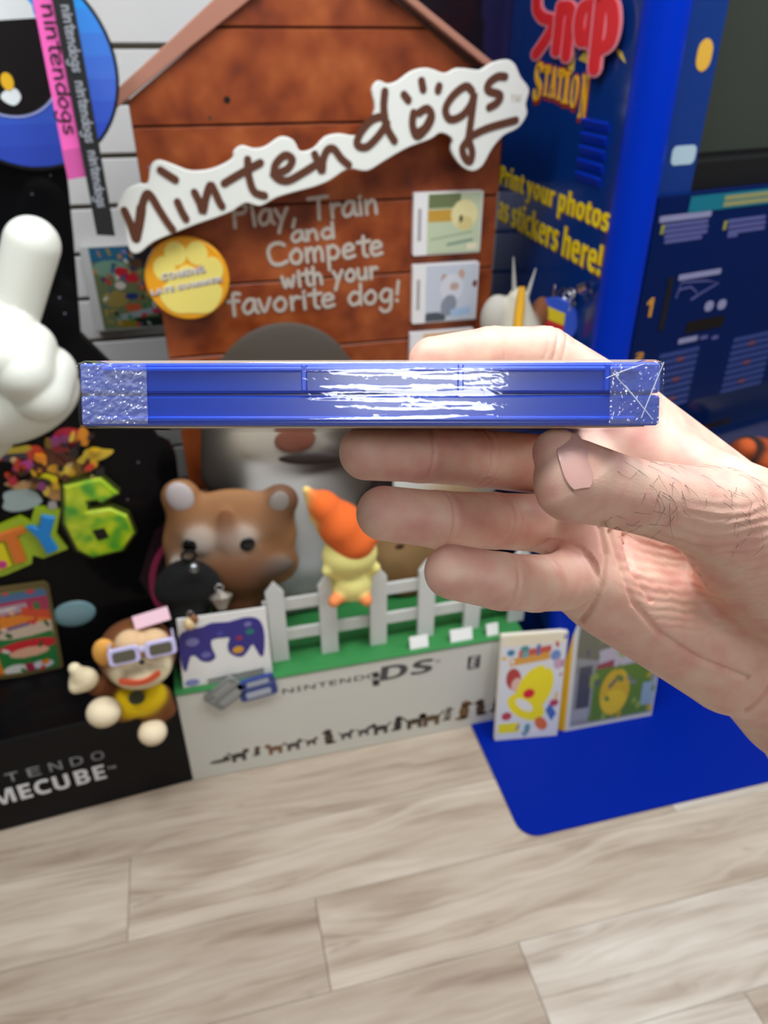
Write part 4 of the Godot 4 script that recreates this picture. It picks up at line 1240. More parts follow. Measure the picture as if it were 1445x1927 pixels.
func kiosk() -> void:
	var pl := thing("blue_floor_plate", "flat bright blue floor plate under the kiosk", "plate", at3(0.547, 0, -0.914))
	var o := PackedVector2Array()
	for k in 7:
		o.append(Vector2(0.045, 0.045) + Vector2.from_angle(PI + PI / 2 * k / 6.0) * 0.045)
	o.append_array([Vector2(1.15, 0), Vector2(1.15, 0.99), Vector2(0, 0.99)])
	var g := MB.new()
	put_prism(g, o, 0.0, 0.006, 0.0015)
	add(pl, "plate", g.done(), M.plate, Transform3D(Basis(Vector3(1, 0, 0), Vector3(0, 0, -1), Vector3(0, 1, 0)), Vector3()))
	var t := thing("game_kiosk", "tall dark blue game kiosk with a bright blue corner post", "kiosk", at3(0.762, 0.006, -1.245))
	# foot print: corner post, side wall to the back, front wall to the right
	var su := Vector2(sin(deg_to_rad(2.0)), cos(deg_to_rad(2.0)))
	var fu := Vector2(sin(deg_to_rad(76.4)), cos(deg_to_rad(76.4)))
	var fn := Vector2(cos(deg_to_rad(76.4)), -sin(deg_to_rad(76.4)))
	var a := Vector2(-0.008, 0.02)
	var foot_print := PackedVector2Array([a, a + su * 0.64, a + su * 0.64 + Vector2(0.86, 0), fu * 0.9 - fn * 0.06 + Vector2(0, 0), fu * 0.03 - fn * 0.06])
	var up := Transform3D(Basis(Vector3(1, 0, 0), Vector3(0, 0, -1), Vector3(0, 1, 0)), Vector3())
	add(t, "cabinet", prism(foot_print, 0.0, 2.15), M.navy, up)
	add(t, "corner_post", prism(ngon(Vector2(), 0.037, 0.037, 32), 0.0, 2.2), M.blue, up)
	# side lettering
	var inv := at3(0.762, 0.006, -1.245).affine_inverse()
	var s := Node3D.new()
	s.name = "side_panel"
	t.add_child(s)
	s.transform = inv * Transform3D(Basis(Vector3(-0.03490, 0.00000, 0.99939), Vector3(0.00000, 1.00000, 0.00000), Vector3(-0.99939, 0.00000, -0.03490)), Vector3(0.75000, 0.00000, -1.27500))
	var lo := Vector2(-0.5371, 1.2736)
	sheet(s, "side_sheet", Vector2(-0.6, 0.25), Vector2(Vector2(0.0321, 1.3385).x, 2.1), 0.0, 0.003, M.navy)
	var snap := [poly([-0.3442, 1.6031, -0.4502, 1.6021, -0.4643, 1.5720, -0.4299, 1.5526, -0.3665, 1.5420, -0.3914, 1.5172, -0.4457, 1.4873]), poly([-0.3304, 1.4934, -0.3278, 1.5669]), poly([-0.3320, 1.5481, -0.3121, 1.5646, -0.2811, 1.5585, -0.2798, 1.5247, -0.2793, 1.4849]), poly([-0.1796, 1.5628, -0.2177, 1.5611, -0.2276, 1.5371, -0.2148, 1.5122, -0.1924, 1.5121, -0.1772, 1.5312, -0.1753, 1.5627, -0.1663, 1.5054]), poly([-0.1397, 1.5659, -0.1339, 1.4667]), poly([-0.1386, 1.5628, -0.1030, 1.5614, -0.0848, 1.5370, -0.0879, 1.5082, -0.1197, 1.4974])]
	# the letters are drawn broad: strokes in a narrowed plane, widened again by the node
	for i in snap.size():
		for k in snap[i].size():
			snap[i][k].x /= 2.3
	var broad := Transform3D(Basis.from_scale(Vector3(2.3, 1, 1)), Vector3())
	var stack := [0, 1, 1, 2, 3, 3]      # each letter lies over the one before it
	for i in snap.size():
		var zl: float = 0.003 + 0.004 * stack[i]
		add(s, "logo_outline", strokes([snap[i]], 0.027, zl, zl + 0.0015), mat(hexc("e88a9a"), 0.4), broad)
		add(s, "logo_letter", strokes([snap[i]], 0.018, zl + 0.0015, zl + 0.003), M.red, broad)
	for q in [poly([-0.2758, 1.4971, -0.2505, 1.4937, -0.2495, 1.4607, -0.2751, 1.4637]), poly([-0.2319, 1.4801, -0.2087, 1.4939, -0.1787, 1.4973, -0.1719, 1.4642, -0.1980, 1.4755]), poly([-0.0841, 1.4974, -0.0676, 1.4944, -0.0465, 1.4777, -0.0774, 1.4897])]:
		add(s, "yellow_spark", prism(q, 0.003, 0.0042), mat(hexc("d8b840"), 0.4))
	var gold := mat(hexc("f0b41e"), 0.4)
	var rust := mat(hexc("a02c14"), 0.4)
	var spots := [Vector2(-0.4193, 1.4373), Vector2(-0.3741, 1.4408), Vector2(-0.3376, 1.4391), Vector2(-0.3023, 1.4366), Vector2(-0.2701, 1.4324), Vector2(-0.2312, 1.4268), Vector2(-0.1867, 1.4209)]
	var word := "STATION"
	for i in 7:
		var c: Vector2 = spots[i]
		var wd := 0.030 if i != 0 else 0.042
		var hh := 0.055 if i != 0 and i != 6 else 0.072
		text(s, "station_drop_shadow", word[i], rust, c + Vector2(-wd / 2 - 0.004, -hh / 2 - 0.008), c + Vector2(wd / 2 + 0.004, hh / 2 + 0.003), 0.003, 0.001, "Droid Serif")  # drop shadow of the print, drawn as a larger rust letter behind
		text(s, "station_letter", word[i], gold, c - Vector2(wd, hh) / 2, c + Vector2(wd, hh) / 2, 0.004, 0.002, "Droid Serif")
	for i in 5:
		var y0 := lerpf(Vector2(-0.1338, 1.3778).y, Vector2(-0.1374, 1.2866).y, i / 4.0)
		add(s, "vent_slat", rbox(Vector2(-0.0666, 1.3272).x - Vector2(-0.1730, 1.3151).x, 0.02, 0.006, 0.002), M.blue, turned(Vector3(25, 0, 0), Vector3((Vector2(-0.0666, 1.3272).x + Vector2(-0.1730, 1.3151).x) / 2, y0, 0.005)))
	var ya := Vector2(-0.0146, 1.2085).y
	var yb := Vector2(-0.0218, 1.1416).y
	for q in [["Print your photos", Vector2(-0.6081, 1.2294).x, Vector2(-0.0166, 1.2082).x, ya], ["as stickers here!", Vector2(-0.6028, 1.1432).x, Vector2(-0.0243, 1.1489).x, yb]]:
		text(s, "lettering_drop_shadow", q[0], mat(hexc("9a5a10"), 0.5), Vector2(q[1] + 0.003, q[3] - 0.016), Vector2(q[2] + 0.006, q[3] + 0.046), 0.003, 0.0006)  # brown copy set aside and lower, a drop shadow drawn in the print
		text(s, "lettering", q[0], M.yellow, Vector2(q[1], q[3] - 0.013), Vector2(q[2], q[3] + 0.046), 0.0036, 0.001)
	# front
	var f := Node3D.new()
	f.name = "front_panel"
	t.add_child(f)
	f.transform = inv * Transform3D(Basis(Vector3(0.97196, 0.00000, -0.23514), Vector3(0.00000, 1.00000, 0.00000), Vector3(0.23514, -0.00000, 0.97196)), Vector3(0.79116, 0.00000, -1.25205))
	var xs := Vector2(0.1032, 1.5644).x
	var yt := Vector2(0.1031, 1.3046).y
	sheet(f, "upper_panel", Vector2(0.0, 0.3), Vector2(xs, 2.15), -0.07, 0.0, M.navy)
	sheet(f, "yellow_sticker", Vector2(0.0540, 1.4654) + Vector2(0, 0), Vector2(0.0880, 1.5123), 0.0, 0.0008, mat(hexc("d8a83c"), 0.4), 0.018)
	sheet(f, "pale_sticker", Vector2(0.0393, 1.3240), Vector2(0.0968, 1.3548), 0.0, 0.0008, mat(hexc("a8c0cc"), 0.4), 0.01)
	sheet(f, "screen_ledge", Vector2(xs, yt - 0.06), Vector2(0.86, yt + 0.02), -0.07, -0.005, M.black)
	var scr := Node3D.new()
	scr.name = "screen"
	t.add_child(scr)
	scr.transform = inv * Transform3D(Basis(Vector3(0.97196, 0.00000, -0.23514), Vector3(0.00000, 1.00000, 0.00000), Vector3(0.23514, -0.00000, 0.97196)), Vector3(0.77705, 0.00000, -1.31037))
	sheet(scr, "bezel", Vector2(xs - 0.01, yt - 0.02), Vector2(0.9, 2.0), 0.0, 0.012, M.black)
	sheet(scr, "tube_face", Vector2(xs + 0.005, yt + 0.03), Vector2(0.88, 1.95), 0.012, 0.014, mat(hexc("30362f"), 0.2, 0.0, 0.6))
	# control panel
	var p := Node3D.new()
	p.name = "control_panel"
	t.add_child(p)
	p.transform = inv * Transform3D(Basis(Vector3(0.97196, 0.00000, -0.23514), Vector3(0.00000, 1.00000, 0.00000), Vector3(0.23514, -0.00000, 0.97196)), Vector3(0.79586, 0.00000, -1.23262))
	var tl := Vector2(0.0066, 1.2772)
	var low := Vector2(0.0590, 0.8538).y
	sheet(p, "panel_sheet", Vector2(tl.x, low), Vector2(0.84, tl.y), -0.022, 0.0, M.navy2)
	sheet(p, "teal_band", Vector2(Vector2(0.0852, 1.2714).x, tl.y - 0.032), Vector2(0.84, tl.y - 0.004), 0.0, 0.001, mat(hexc("08687c"), 0.4))
	for k in 2:
		sheet(p, "band_lettering", Vector2(Vector2(0.1727, 1.2758).x, tl.y - 0.028 + 0.011 * k), Vector2(0.6, tl.y - 0.02 + 0.011 * k), 0.001, 0.0014, mat(hexc("8a8a58"), 0.5))
	var pale := mat(hexc("8484a8"), 0.5)
	var faint := mat(hexc("50548a"), 0.5)
	var blocks := [[Vector2(0.0174, 1.2412), Vector2(0.1466, 1.2384), 0], [Vector2(0.0322, 1.2291), Vector2(0.1425, 1.2258), 1], [Vector2(0.0347, 1.2198), Vector2(0.1456, 1.2161), 1], [Vector2(0.0372, 1.2104), Vector2(0.1459, 1.2067), 1], [Vector2(0.0398, 1.2009), Vector2(0.1347, 1.1982), 1], [Vector2(0.1969, 1.2220), Vector2(0.3002, 1.2198), 1], [Vector2(0.2003, 1.2121), Vector2(0.3042, 1.2097), 1], [Vector2(0.2038, 1.2022), Vector2(0.3051, 1.1997), 1], [Vector2(0.2043, 1.1925), Vector2(0.2318, 1.1967), 1], [Vector2(0.0960, 1.1295), Vector2(0.2092, 1.1272), 0], [Vector2(0.1327, 0.9966), Vector2(0.1856, 0.9982), 0], [Vector2(0.1938, 0.9913), Vector2(0.2156, 0.9991), 1], [Vector2(0.2292, 0.9857), Vector2(0.2481, 0.9940), 1]]
	for q: Array in blocks:
		var pa: Vector2 = q[0]
		var pb: Vector2 = q[1]
		sheet(p, "text_line", Vector2(pa.x, (pa.y + pb.y) / 2 - 0.0035 - (0.0018 if q[2] == 0 else 0.0)), Vector2(pb.x, (pa.y + pb.y) / 2 + 0.0035 + (0.0018 if q[2] == 0 else 0.0)), 0.0, 0.0007, pale if q[2] == 0 else faint, 0.0025)
	for k in 9:
		for col in 2:
			var x0 := Vector2(0.0881, 0.9416).x if col == 0 else Vector2(0.2996, 0.9033).x
			sheet(p, "text_line", Vector2(x0, Vector2(0.0870, 0.9732).y - 0.0145 * k - 0.0045), Vector2(x0 + (0.11 if col == 0 else 0.13), Vector2(0.0870, 0.9732).y - 0.0145 * k + 0.0045), 0.0, 0.0006, mat(hexc("283a78"), 0.5), 0.002)
			if k % 3 == 1:
				sheet(p, "orange_word", Vector2(x0 + 0.05, Vector2(0.0870, 0.9732).y - 0.0145 * k - 0.004), Vector2(x0 + 0.07, Vector2(0.0870, 0.9732).y - 0.0145 * k + 0.004), 0.0006, 0.001, mat(hexc("6a3a44"), 0.5))
	sheet(p, "card_slot", Vector2(0.0690, 1.0304), Vector2(Vector2(0.0690, 1.0304).x + 0.014, Vector2(0.0663, 1.1330).y), 0.0, 0.001, M.black)
	sheet(p, "ticket_slot", Vector2(0.1458, 1.0121), Vector2(0.2525, 1.0357), 0.0, 0.001, mat(hexc("0a0204"), 0.3))
	add(p, "slot_picture", strokes([poly([0.1001, 1.0906, 0.1062, 1.1183, 0.1757, 1.1138, 0.2107, 1.1054, 0.1658, 1.0903, 0.1427, 1.0809]), poly([0.1043, 1.1054, 0.1349, 1.1066, 0.1531, 1.0940])], 0.003, 0.0, 0.0008, false), faint)
	for q: Vector2 in [Vector2(0.1987, 1.0606), Vector2(0.2354, 1.0588)]:
		sheet(p, "round_mark", q - Vector2(0.012, 0.01), q + Vector2(0.012, 0.01), 0.0, 0.0008, pale, 0.0095)
	text(p, "gold_digit", "1", mat(hexc("c98c2c"), 0.4), Vector2(0.0252, 1.0621), Vector2(0.0417, 1.0984), 0.0, 0.001)
	text(p, "gold_digit", "2", mat(hexc("c98c2c"), 0.4), Vector2(0.0209, 0.9780), Vector2(0.0426, 0.9917), 0.0, 0.001)
	for q: Vector2 in [Vector2(0.0289, 1.2221), Vector2(0.1908, 1.2149)]:
		sheet(p, "gold_mark", q - Vector2(0.004, 0.008), q + Vector2(0.004, 0.008), 0.0, 0.0008, mat(hexc("8a8a3a"), 0.5))
	add(t, "side_shelf", rbox(0.2, 0.012, 0.12, 0.002), M.navy2, inv * at3(0.655, Vector3(0.65912, 0.78125, -1.40000).y, -1.40))
	var lz := Vector2(0.4040, 0.6559).y
	sheet(f, "outlet_slot", Vector2(0.2454, 0.7565), Vector2(0.3885, 0.7679), 0.0, 0.001, M.black)
	add(f, "ledge", rbox(0.5, 0.02, 0.1, 0.003), mat(hexc("23262c"), 0.5), at3(Vector2(0.3472, 0.7029).x + 0.2, lz - 0.01, 0.05))
	# dark striped toy on the ledge
	var toy := thing("striped_soft_toy", "black and orange striped soft toy on the kiosk ledge", "soft toy", Transform3D(Basis(Vector3(0.97196, 0.00000, -0.23514), Vector3(0.00000, 1.00000, 0.00000), Vector3(0.23514, -0.00000, 0.97196)), Vector3(0.79116, 0.00000, -1.25205)) * at3(Vector2(0.3812, 0.7037).x, lz, 0.05))
	var ds := lin("151212")
	var og := lin("b8501e")
	add(toy, "body", blob([egg(Vector3(0.02, 0.04, 0), Vector3(0.05, 0.04, 0.035), ds), cone(Vector3(0.0, 0.045, 0), 0.022, Vector3(-0.012, 0.07, 0.02), 0.022, og), cone(Vector3(0.04, 0.03, 0.02), 0.02, Vector3(0.06, 0.02, 0.03), 0.02, og), cone(Vector3(0.06, 0.05, 0), 0.02, Vector3(0.11, 0.02, 0.01), 0.02, og), egg(Vector3(0.1, 0.03, 0.0), Vector3(0.04, 0.03, 0.03), ds)], 0.005, 0.012, 0.006), vmat(0.9))
	# books on the plate, leaning back on the kiosk
	var bk := thing("small_book", "small white book with a yellow shape and red dot, standing on the blue plate", "book", Transform3D(Basis(Vector3(0.99068, 0.00000, 0.13619), Vector3(0.00000, 1.00000, 0.00000), Vector3(-0.13619, 0.00000, 0.99068)), Vector3(0.58475, 0.00000, -1.18663)) * at3(0, 0.006, 0), "books on the blue plate")
	var w := Vector2(0.1630, -0.0044).x
	var h := Vector2(-0.0256, 0.3194).y
	var book_bits := scatter(9, 26, ["4a6ab0", "c04848", "6aa0a8", "e0d8d4", "b07898", "e8b048"], 0.06).filter(func(q: Array) -> bool: return Vector2(q[1] - 0.5, q[2] - 0.56).length() > 0.34)
	var art := print_image(120, 176, Color("d9dade"), [["e8dcc0", 0.5, 0.04, 1.0, 0.1, 0], ["3a7aa0", 0.15, 0.15, 0.12, 0.06, 0, 1], ["c8503c", 0.52, 0.15, 0.5, 0.06, -4], ["4a8c8c", 0.36, 0.12, 0.14, 0.05, 0, 1], ["d89a3c", 0.45, 0.22, 0.62, 0.07, -4], ["6a8ac0", 0.85, 0.2, 0.16, 0.1, 0, 1], ["c8a0b4", 0.9, 0.28, 0.14, 0.1, 0, 1], ["b03c34", 0.22, 0.4, 0.24, 0.2, 20, 1], ["e0b8a8", 0.28, 0.46, 0.18, 0.14, 0, 1], ["f0dc10", 0.56, 0.52, 0.62, 0.42, -25, 1], ["f0dc10", 0.45, 0.68, 0.62, 0.24, 15, 1], ["e8e4dc", 0.42, 0.66, 0.3, 0.1, 20, 1], ["d82828", 0.48, 0.55, 0.18, 0.09, 0, 1], ["4a6ab0", 0.86, 0.75, 0.16, 0.1, 45], ["d87038", 0.72, 0.86, 0.22, 0.12, 20, 1], ["e8e0dc", 0.6, 0.93, 0.2, 0.06, 0, 1], ["e8d818", 0.2, 0.88, 0.34, 0.1, 0], ["b84848", 0.15, 0.76, 0.16, 0.08, 0, 1], ["5a9a9c", 0.5, 0.9, 0.1, 0.1, 0, 1], ["b04058", 0.9, 0.66, 0.14, 0.07, 0, 1]] + book_bits)
	var bend := turned(Vector3(-7, 0, 0), Vector3())
	var bn := Node3D.new()
	bn.name = "volume"
	bk.add_child(bn)
	bn.transform = bend
	sheet(bn, "pages", Vector2(0.0, 0.001), Vector2(w, h), -0.012, 0.0, mat(hexc("e4dccb"), 0.6), 0.004)
	sheet(bn, "cover_print", Vector2(0.002, 0.003), Vector2(w - 0.002, h - 0.002), 0.0, 0.0008, printed(art))
	bk = thing("thick_guide_book", "large guide book with a yellow spine, standing on the blue plate", "book", Transform3D(Basis(Vector3(0.99980, 0.00000, 0.01976), Vector3(0.00000, 1.00000, 0.00000), Vector3(-0.01976, 0.00000, 0.99980)), Vector3(0.77150, 0.00000, -1.17210)) * at3(0, 0.006, 0), "books on the blue plate")
	w = Vector2(0.2456, -0.0050).x
	h = Vector2(-0.0299, 0.3872).y
	bn = Node3D.new()
	bn.name = "volume"
	bk.add_child(bn)
	bn.transform = bend
	art = print_image(128, 144, Color("8c8c8e"), [["b8b4ae", 0.3, 0.06, 0.7, 0.12, 0], ["6a6a58", 0.2, 0.3, 0.4, 0.3, 10], ["a02030", 0.52, 0.26, 0.4, 0.2, 15], ["b0a8b4", 0.62, 0.44, 0.7, 0.18, -6], ["8c3a44", 0.35, 0.52, 0.2, 0.06, -8], ["5c7a20", 0.58, 0.76, 0.7, 0.44, 0], ["c8a41c", 0.5, 0.76, 0.36, 0.4, 0, 1], ["d8b824", 0.5, 0.84, 0.3, 0.2, 0, 1], ["8aa0b4", 0.92, 0.82, 0.16, 0.2, 0], ["4a4a50", 0.12, 0.7, 0.16, 0.4, 0], ["9a9ca0", 0.1, 0.9, 0.2, 0.1, 0]] + scatter(14, 30, ["6a7a30", "7c7c80", "a8a4a8", "b89a20", "5a5a60", "8a9a40"], 0.06))
	sheet(bn, "pages", Vector2(0.0, 0.001), Vector2(w, h), -0.02, 0.0, mat(hexc("cfcfca"), 0.5))
	sheet(bn, "cover_print", Vector2(0.012, 0.014), Vector2(w - 0.004, h - 0.004), 0.0, 0.0008, printed(art))
	add(bn, "spine", rbox(0.034, h, 0.003, 0.001), mat(hexc("f0b80a"), 0.4), turned(Vector3(0, -42, 0), Vector3(-0.013, h / 2 + 0.001, -0.012)))



# ---------------------------------------------------------------- soft toys and small things

func soft_toys() -> void:
	var plush := vmat(0.95)
	var br := lin("6d3d1a")
	var cream := lin("e8d9b4")
	var t := thing("monkey_soft_toy", "brown monkey soft toy in white sunglasses and a yellow shirt", "soft toy", Transform3D(), "soft toys")
	var els := [
		egg(Vector3(-0.21604, 0.44250, -1.23500), Vector3(0.078, 0.074, 0.07), br), egg(Vector3(-0.20722, 0.43786, -1.19000), Vector3(0.06, 0.04, 0.042), cream), egg(Vector3(-0.21712, 0.50537, -1.19000), Vector3(0.03, 0.03, 0.026), lin("d8b48a")), egg(Vector3(-0.17275, 0.49848, -1.19000), Vector3(0.03, 0.03, 0.026), lin("d8b48a"))]
	add(t, "head", blob(els, 0.005, 0.008, 0.006), plush)
	els = [egg(Vector3(-0.23409, 0.33872, -1.21500), Vector3(0.06, 0.038, 0.042), lin("ecc608")), cone(Vector3(-0.27616, 0.35909, -1.23000), 0.026, Vector3(-0.29983, 0.40628, -1.20000), 0.022, br), cone(Vector3(-0.19106, 0.31608, -1.23000), 0.026, Vector3(-0.18186, 0.28884, -1.21500), 0.022, br), cone(Vector3(-0.21498, 0.30257, -1.21000), 0.024, Vector3(-0.20926, 0.26837, -1.19500), 0.022, br), cone(Vector3(-0.25742, 0.30876, -1.21000), 0.022, Vector3(-0.28535, 0.33579, -1.18500), 0.02, br)]
	add(t, "body", blob(els, 0.005, 0.012, 0.006), plush)
	els = [egg(Vector3(-0.31768, 0.43488, -1.19000), Vector3(0.028, 0.026, 0.022), cream), cone(Vector3(-0.32303, 0.45529, -1.18500), 0.014, Vector3(-0.32776, 0.47057, -1.18500), 0.012, cream), cone(Vector3(-0.32679, 0.42739, -1.18500), 0.014, Vector3(-0.33471, 0.42547, -1.18000), 0.012, cream)]
	add(t, "hand", blob(els, 0.004, 0.01, 0.006), plush)
	add(t, "foot", ball(Vector3(0.034, 0.031, 0.031)), mat(hexc("ead9b8"), 0.95), Transform3D(Basis(), Vector3(-0.29271, 0.36166, -1.16500)))
	add(t, "foot", ball(Vector3(0.03, 0.028, 0.028)), mat(hexc("ead9b8"), 0.95), Transform3D(Basis(), Vector3(-0.21208, 0.26967, -1.17500)))
	add(t, "ear", ball(Vector3(0.024, 0.034, 0.015)), mat(hexc("e0a24a"), 0.9), Transform3D(Basis(), Vector3(-0.26838, 0.48552, -1.20000)))
	add(t, "mouth", strokes([poly([-0.036, 0.006, -0.018, -0.002, 0.0, -0.005, 0.018, -0.002, 0.034, 0.006])], 0.01, 0.0, 0.008), mat(hexc("c8502c"), 0.8), turned(Vector3(-8, 4, 0), Vector3(-0.20590, 0.44603, -1.15200)))
	add(t, "nose", ball(Vector3(0.006, 0.005, 0.005), 12), M.black, Transform3D(Basis(), Vector3(-0.19593, 0.49300, -1.14600)))
	var gl := Node3D.new()
	gl.name = "sunglasses"
	t.add_child(gl)
	gl.transform = turned(Vector3(-16, 6, -1), Vector3(-0.19137, 0.51541, -1.15200))
	var frame_m := mat(hexc("c6bfe6"), 0.25, 0.0, 0.4)
	for s in [-1.0, 1.0]:
		add(gl, "rim", prism(round_rect(Vector2(0.034 * s, 0), 0.058, 0.034, 0.008), 0.0, 0.006, 0.001), frame_m)
		add(gl, "lens", prism(round_rect(Vector2(0.034 * s, 0), 0.042, 0.022, 0.006), 0.006, 0.0075), mat(hexc("5a5648"), 0.15, 0.0, 0.5))
		add(gl, "temple_arm", rbox(0.004, 0.01, 0.06, 0.001), frame_m, at3(0.06 * s, 0.004, -0.03))
	add(gl, "bridge", rbox(0.02, 0.01, 0.006, 0.001), frame_m, at3(0, 0.006, 0.003))
	add(t, "shirt_emblem", prism(ngon(Vector2(), 0.016, 0.016, 18), 0.0, 0.003), mat(hexc("3a3a24"), 0.8), turned(Vector3(-10, 6, 0), Vector3(-0.22580, 0.37982, -1.17200)))
	add(t, "hang_tag", rbox(0.07, 0.028, 0.002, 0.0), mat(hexc("d8b0bc"), 0.6), turned(Vector3(-50, 8, 4), Vector3(-0.17409, 0.52604, -1.23500)))
	# plain soft toy with a pointed orange hood, on the fence rail
	t = thing("hooded_soft_toy", "cream soft toy with a tall pointed orange hood sitting on the fence", "soft toy", Transform3D(), "soft toys")
	var yl := lin("ece08a")
	els = [egg(Vector3(0.24461, 0.57840, -1.28500), Vector3(0.06, 0.05, 0.045), yl), egg(Vector3(0.24745, 0.50072, -1.28500), Vector3(0.045, 0.045, 0.036), yl), cone(Vector3(0.20743, 0.53771, -1.28000), 0.014, Vector3(0.19229, 0.55330, -1.27000), 0.012, yl), cone(Vector3(0.28741, 0.52908, -1.28000), 0.014, Vector3(0.29705, 0.54311, -1.27000), 0.012, yl), cone(Vector3(0.21527, 0.47987, -1.27000), 0.016, Vector3(0.19979, 0.48368, -1.25000), 0.013, lin("e88a50")), cone(Vector3(0.27002, 0.47233, -1.27000), 0.016, Vector3(0.27269, 0.47244, -1.25000), 0.013, lin("e88a50"))]
	add(t, "body", blob(els, 0.004, 0.012, 0.006), plush)
	var og := lin("e86a28")
	els = [cone(Vector3(0.25250, 0.61833, -1.28500), 0.05, Vector3(0.22627, 0.65863, -1.28500), 0.046, og), cone(Vector3(0.22627, 0.65863, -1.28500), 0.046, Vector3(0.19260, 0.70902, -1.28500), 0.03, og), cone(Vector3(0.19260, 0.70902, -1.28500), 0.03, Vector3(0.16601, 0.74294, -1.28500), 0.008, og), cone(Vector3(0.20107, 0.62345, -1.29000), 0.014, Vector3(0.18341, 0.68174, -1.29000), 0.018, yl), cone(Vector3(0.18341, 0.68174, -1.29000), 0.018, Vector3(0.16025, 0.74699, -1.28800), 0.008, yl), cone(Vector3(0.28267, 0.62970, -1.28500), 0.03, Vector3(0.29451, 0.66124, -1.28500), 0.02, og)]
	add(t, "hood", blob(els, 0.004, 0.008, 0.006), plush)
	# black lumpy toy on the box top
	t = thing("black_soft_toy", "black lumpy soft toy with a metal ring beside the gamepad card", "soft toy", Transform3D(), "soft toys")
	var bl := lin("050506")
	els = [egg(Vector3(-0.10001, 0.54365, -1.31000), Vector3(0.06, 0.055, 0.045), bl), egg(Vector3(-0.05848, 0.52460, -1.31000), Vector3(0.03, 0.04, 0.035), bl), egg(Vector3(-0.13835, 0.53398, -1.31000), Vector3(0.03, 0.03, 0.035), bl), cone(Vector3(-0.10477, 0.48452, -1.31000), 0.045, Vector3(Vector3(-0.11666, 0.39698, -1.31000).x, 0.292 + 0.04, -1.31), 0.04, bl)]
	add(t, "body", blob(els, 0.005, 0.015, 0.006), plush)
	add(t, "ring", tube(torus_path(Vector3(-0.08670, 0.61938, -1.30000), Vector3(0.014, 0, 0), Vector3(0, 0.014, 0.004)), [0.003]), mat(hexc("1a1a1c"), 0.3, 0.8))
	add(t, "metal_bead", ball(Vector3(0.012, 0.012, 0.012), 16), mat(hexc("8d9296"), 0.2, 1.0), Transform3D(Basis(), Vector3(-0.07883, 0.61552, -1.26200)))
	# toys by the kiosk side
	t = thing("cream_soft_toy", "cream tufted soft toy with a yellow stripe, right of the dog house", "soft toy", Transform3D(), "soft toys")
	els = [cone(Vector3(0.64123, 0.95604, -1.40000), 0.06, Vector3(0.62966, 1.06902, -1.40000), 0.02, lin("d8d4c0")), egg(Vector3(0.59559, 1.02175, -1.42000), Vector3(0.035, 0.05, 0.03), lin("b8b4aa")), egg(Vector3(0.69388, 1.02560, -1.42000), Vector3(0.022, 0.035, 0.02), lin("8a5434")), cone(Vector3(0.60126, 0.97916, -1.41000), 0.03, Vector3(0.59931, 0.93270, -1.41000), 0.03, lin("5c6a4c")), cone(Vector3(0.64123, 0.95604, -1.40000), 0.06, Vector3(Vector3(0.65379, 0.83333, -1.40000).x, Vector3(0.65912, 0.78125, -1.40000).y + 0.062, -1.40), 0.055, lin("d8d4c0"))]
	add(t, "body", blob(els, 0.005, 0.012, 0.006), plush)
	add(t, "stripe", tube(PackedVector3Array([Vector3(0.61965, 1.10027, -1.36500), Vector3(0.61363, 1.06242, -1.35200), Vector3(0.60694, 1.02663, -1.33800)]), [0.007, 0.01, 0.01], 10), mat(hexc("d8a020"), 0.9))
	for q in [[Vector3(0.62152, 1.06958, -1.40000), Vector3(0.60695, 1.15215, -1.39000)], [Vector3(0.64600, 1.05705, -1.40000), Vector3(0.65672, 1.12785, -1.39000)]]:
		add(t, "bristle", tube(PackedVector3Array([q[0], q[0].lerp(q[1], 0.5), q[1]]), [0.005, 0.0035, 0.001], 8), mat(hexc("cfcfc8"), 0.6))
	t = thing("key_chain", "metal clasp key chain with a red, yellow and blue badge on the kiosk side", "key chain")
	var km := mat(hexc("d8dade"), 0.15, 1.0)
	add(t, "clasp", tube(PackedVector3Array([Vector3(0.75104, 1.11254, -1.30489), Vector3(0.75201, 1.09802, -1.33266)]), [0.009, 0.011], 12), km, Transform3D(Basis(), Vector3(-0.02, 0, 0)))
	add(t, "link", tube(torus_path(Vector3(0.75342, 1.07877, -1.37280), Vector3(0, 0.008, 0), Vector3(0, 0, 0.012)), [0.0025]), km, Transform3D(Basis(), Vector3(-0.02, 0, 0)))
	add(t, "link", tube(torus_path(Vector3(0.75392, 1.06834, -1.38721), Vector3(0, 0.008, 0), Vector3(0.006, 0, 0.01)), [0.0025]), km, Transform3D(Basis(), Vector3(-0.02, 0, 0)))
	add(t, "split_ring", tube(torus_path(Vector3(0.75447, 1.05294, -1.40306), Vector3(0, 0.025, 0), Vector3(0, 0, 0.03), 24), [0.002]), km, Transform3D(Basis(), Vector3(-0.02, 0, 0)))
	var bs := Node3D.new()
	bs.name = "badge"
	t.add_child(bs)
	bs.transform = Transform3D(Basis(Vector3(-0.03490, 0.00000, 0.99939), Vector3(0.00000, 1.00000, 0.00000), Vector3(-0.99939, 0.00000, -0.03490)), Vector3(0.75000, 0.00000, -1.27500)) * turned(Vector3(0, 50, 0), Vector3(Vector2(-0.1264, 1.0142).x, Vector2(-0.1264, 1.0142).y, 0.045))
	add(bs, "disc", prism(ngon(Vector2(0.008, 0), 0.05, 0.05, 28), -0.004, 0.004, 0.001), mat(hexc("2a52c8"), 0.3, 0.0, 0.4))
	add(bs, "yellow_band", prism(PackedVector2Array([Vector2(-0.04, 0.012), Vector2(0.03, -0.004), Vector2(0.03, 0.02), Vector2(-0.03, 0.036)]), 0.004, 0.006), mat(hexc("d8c020"), 0.4))
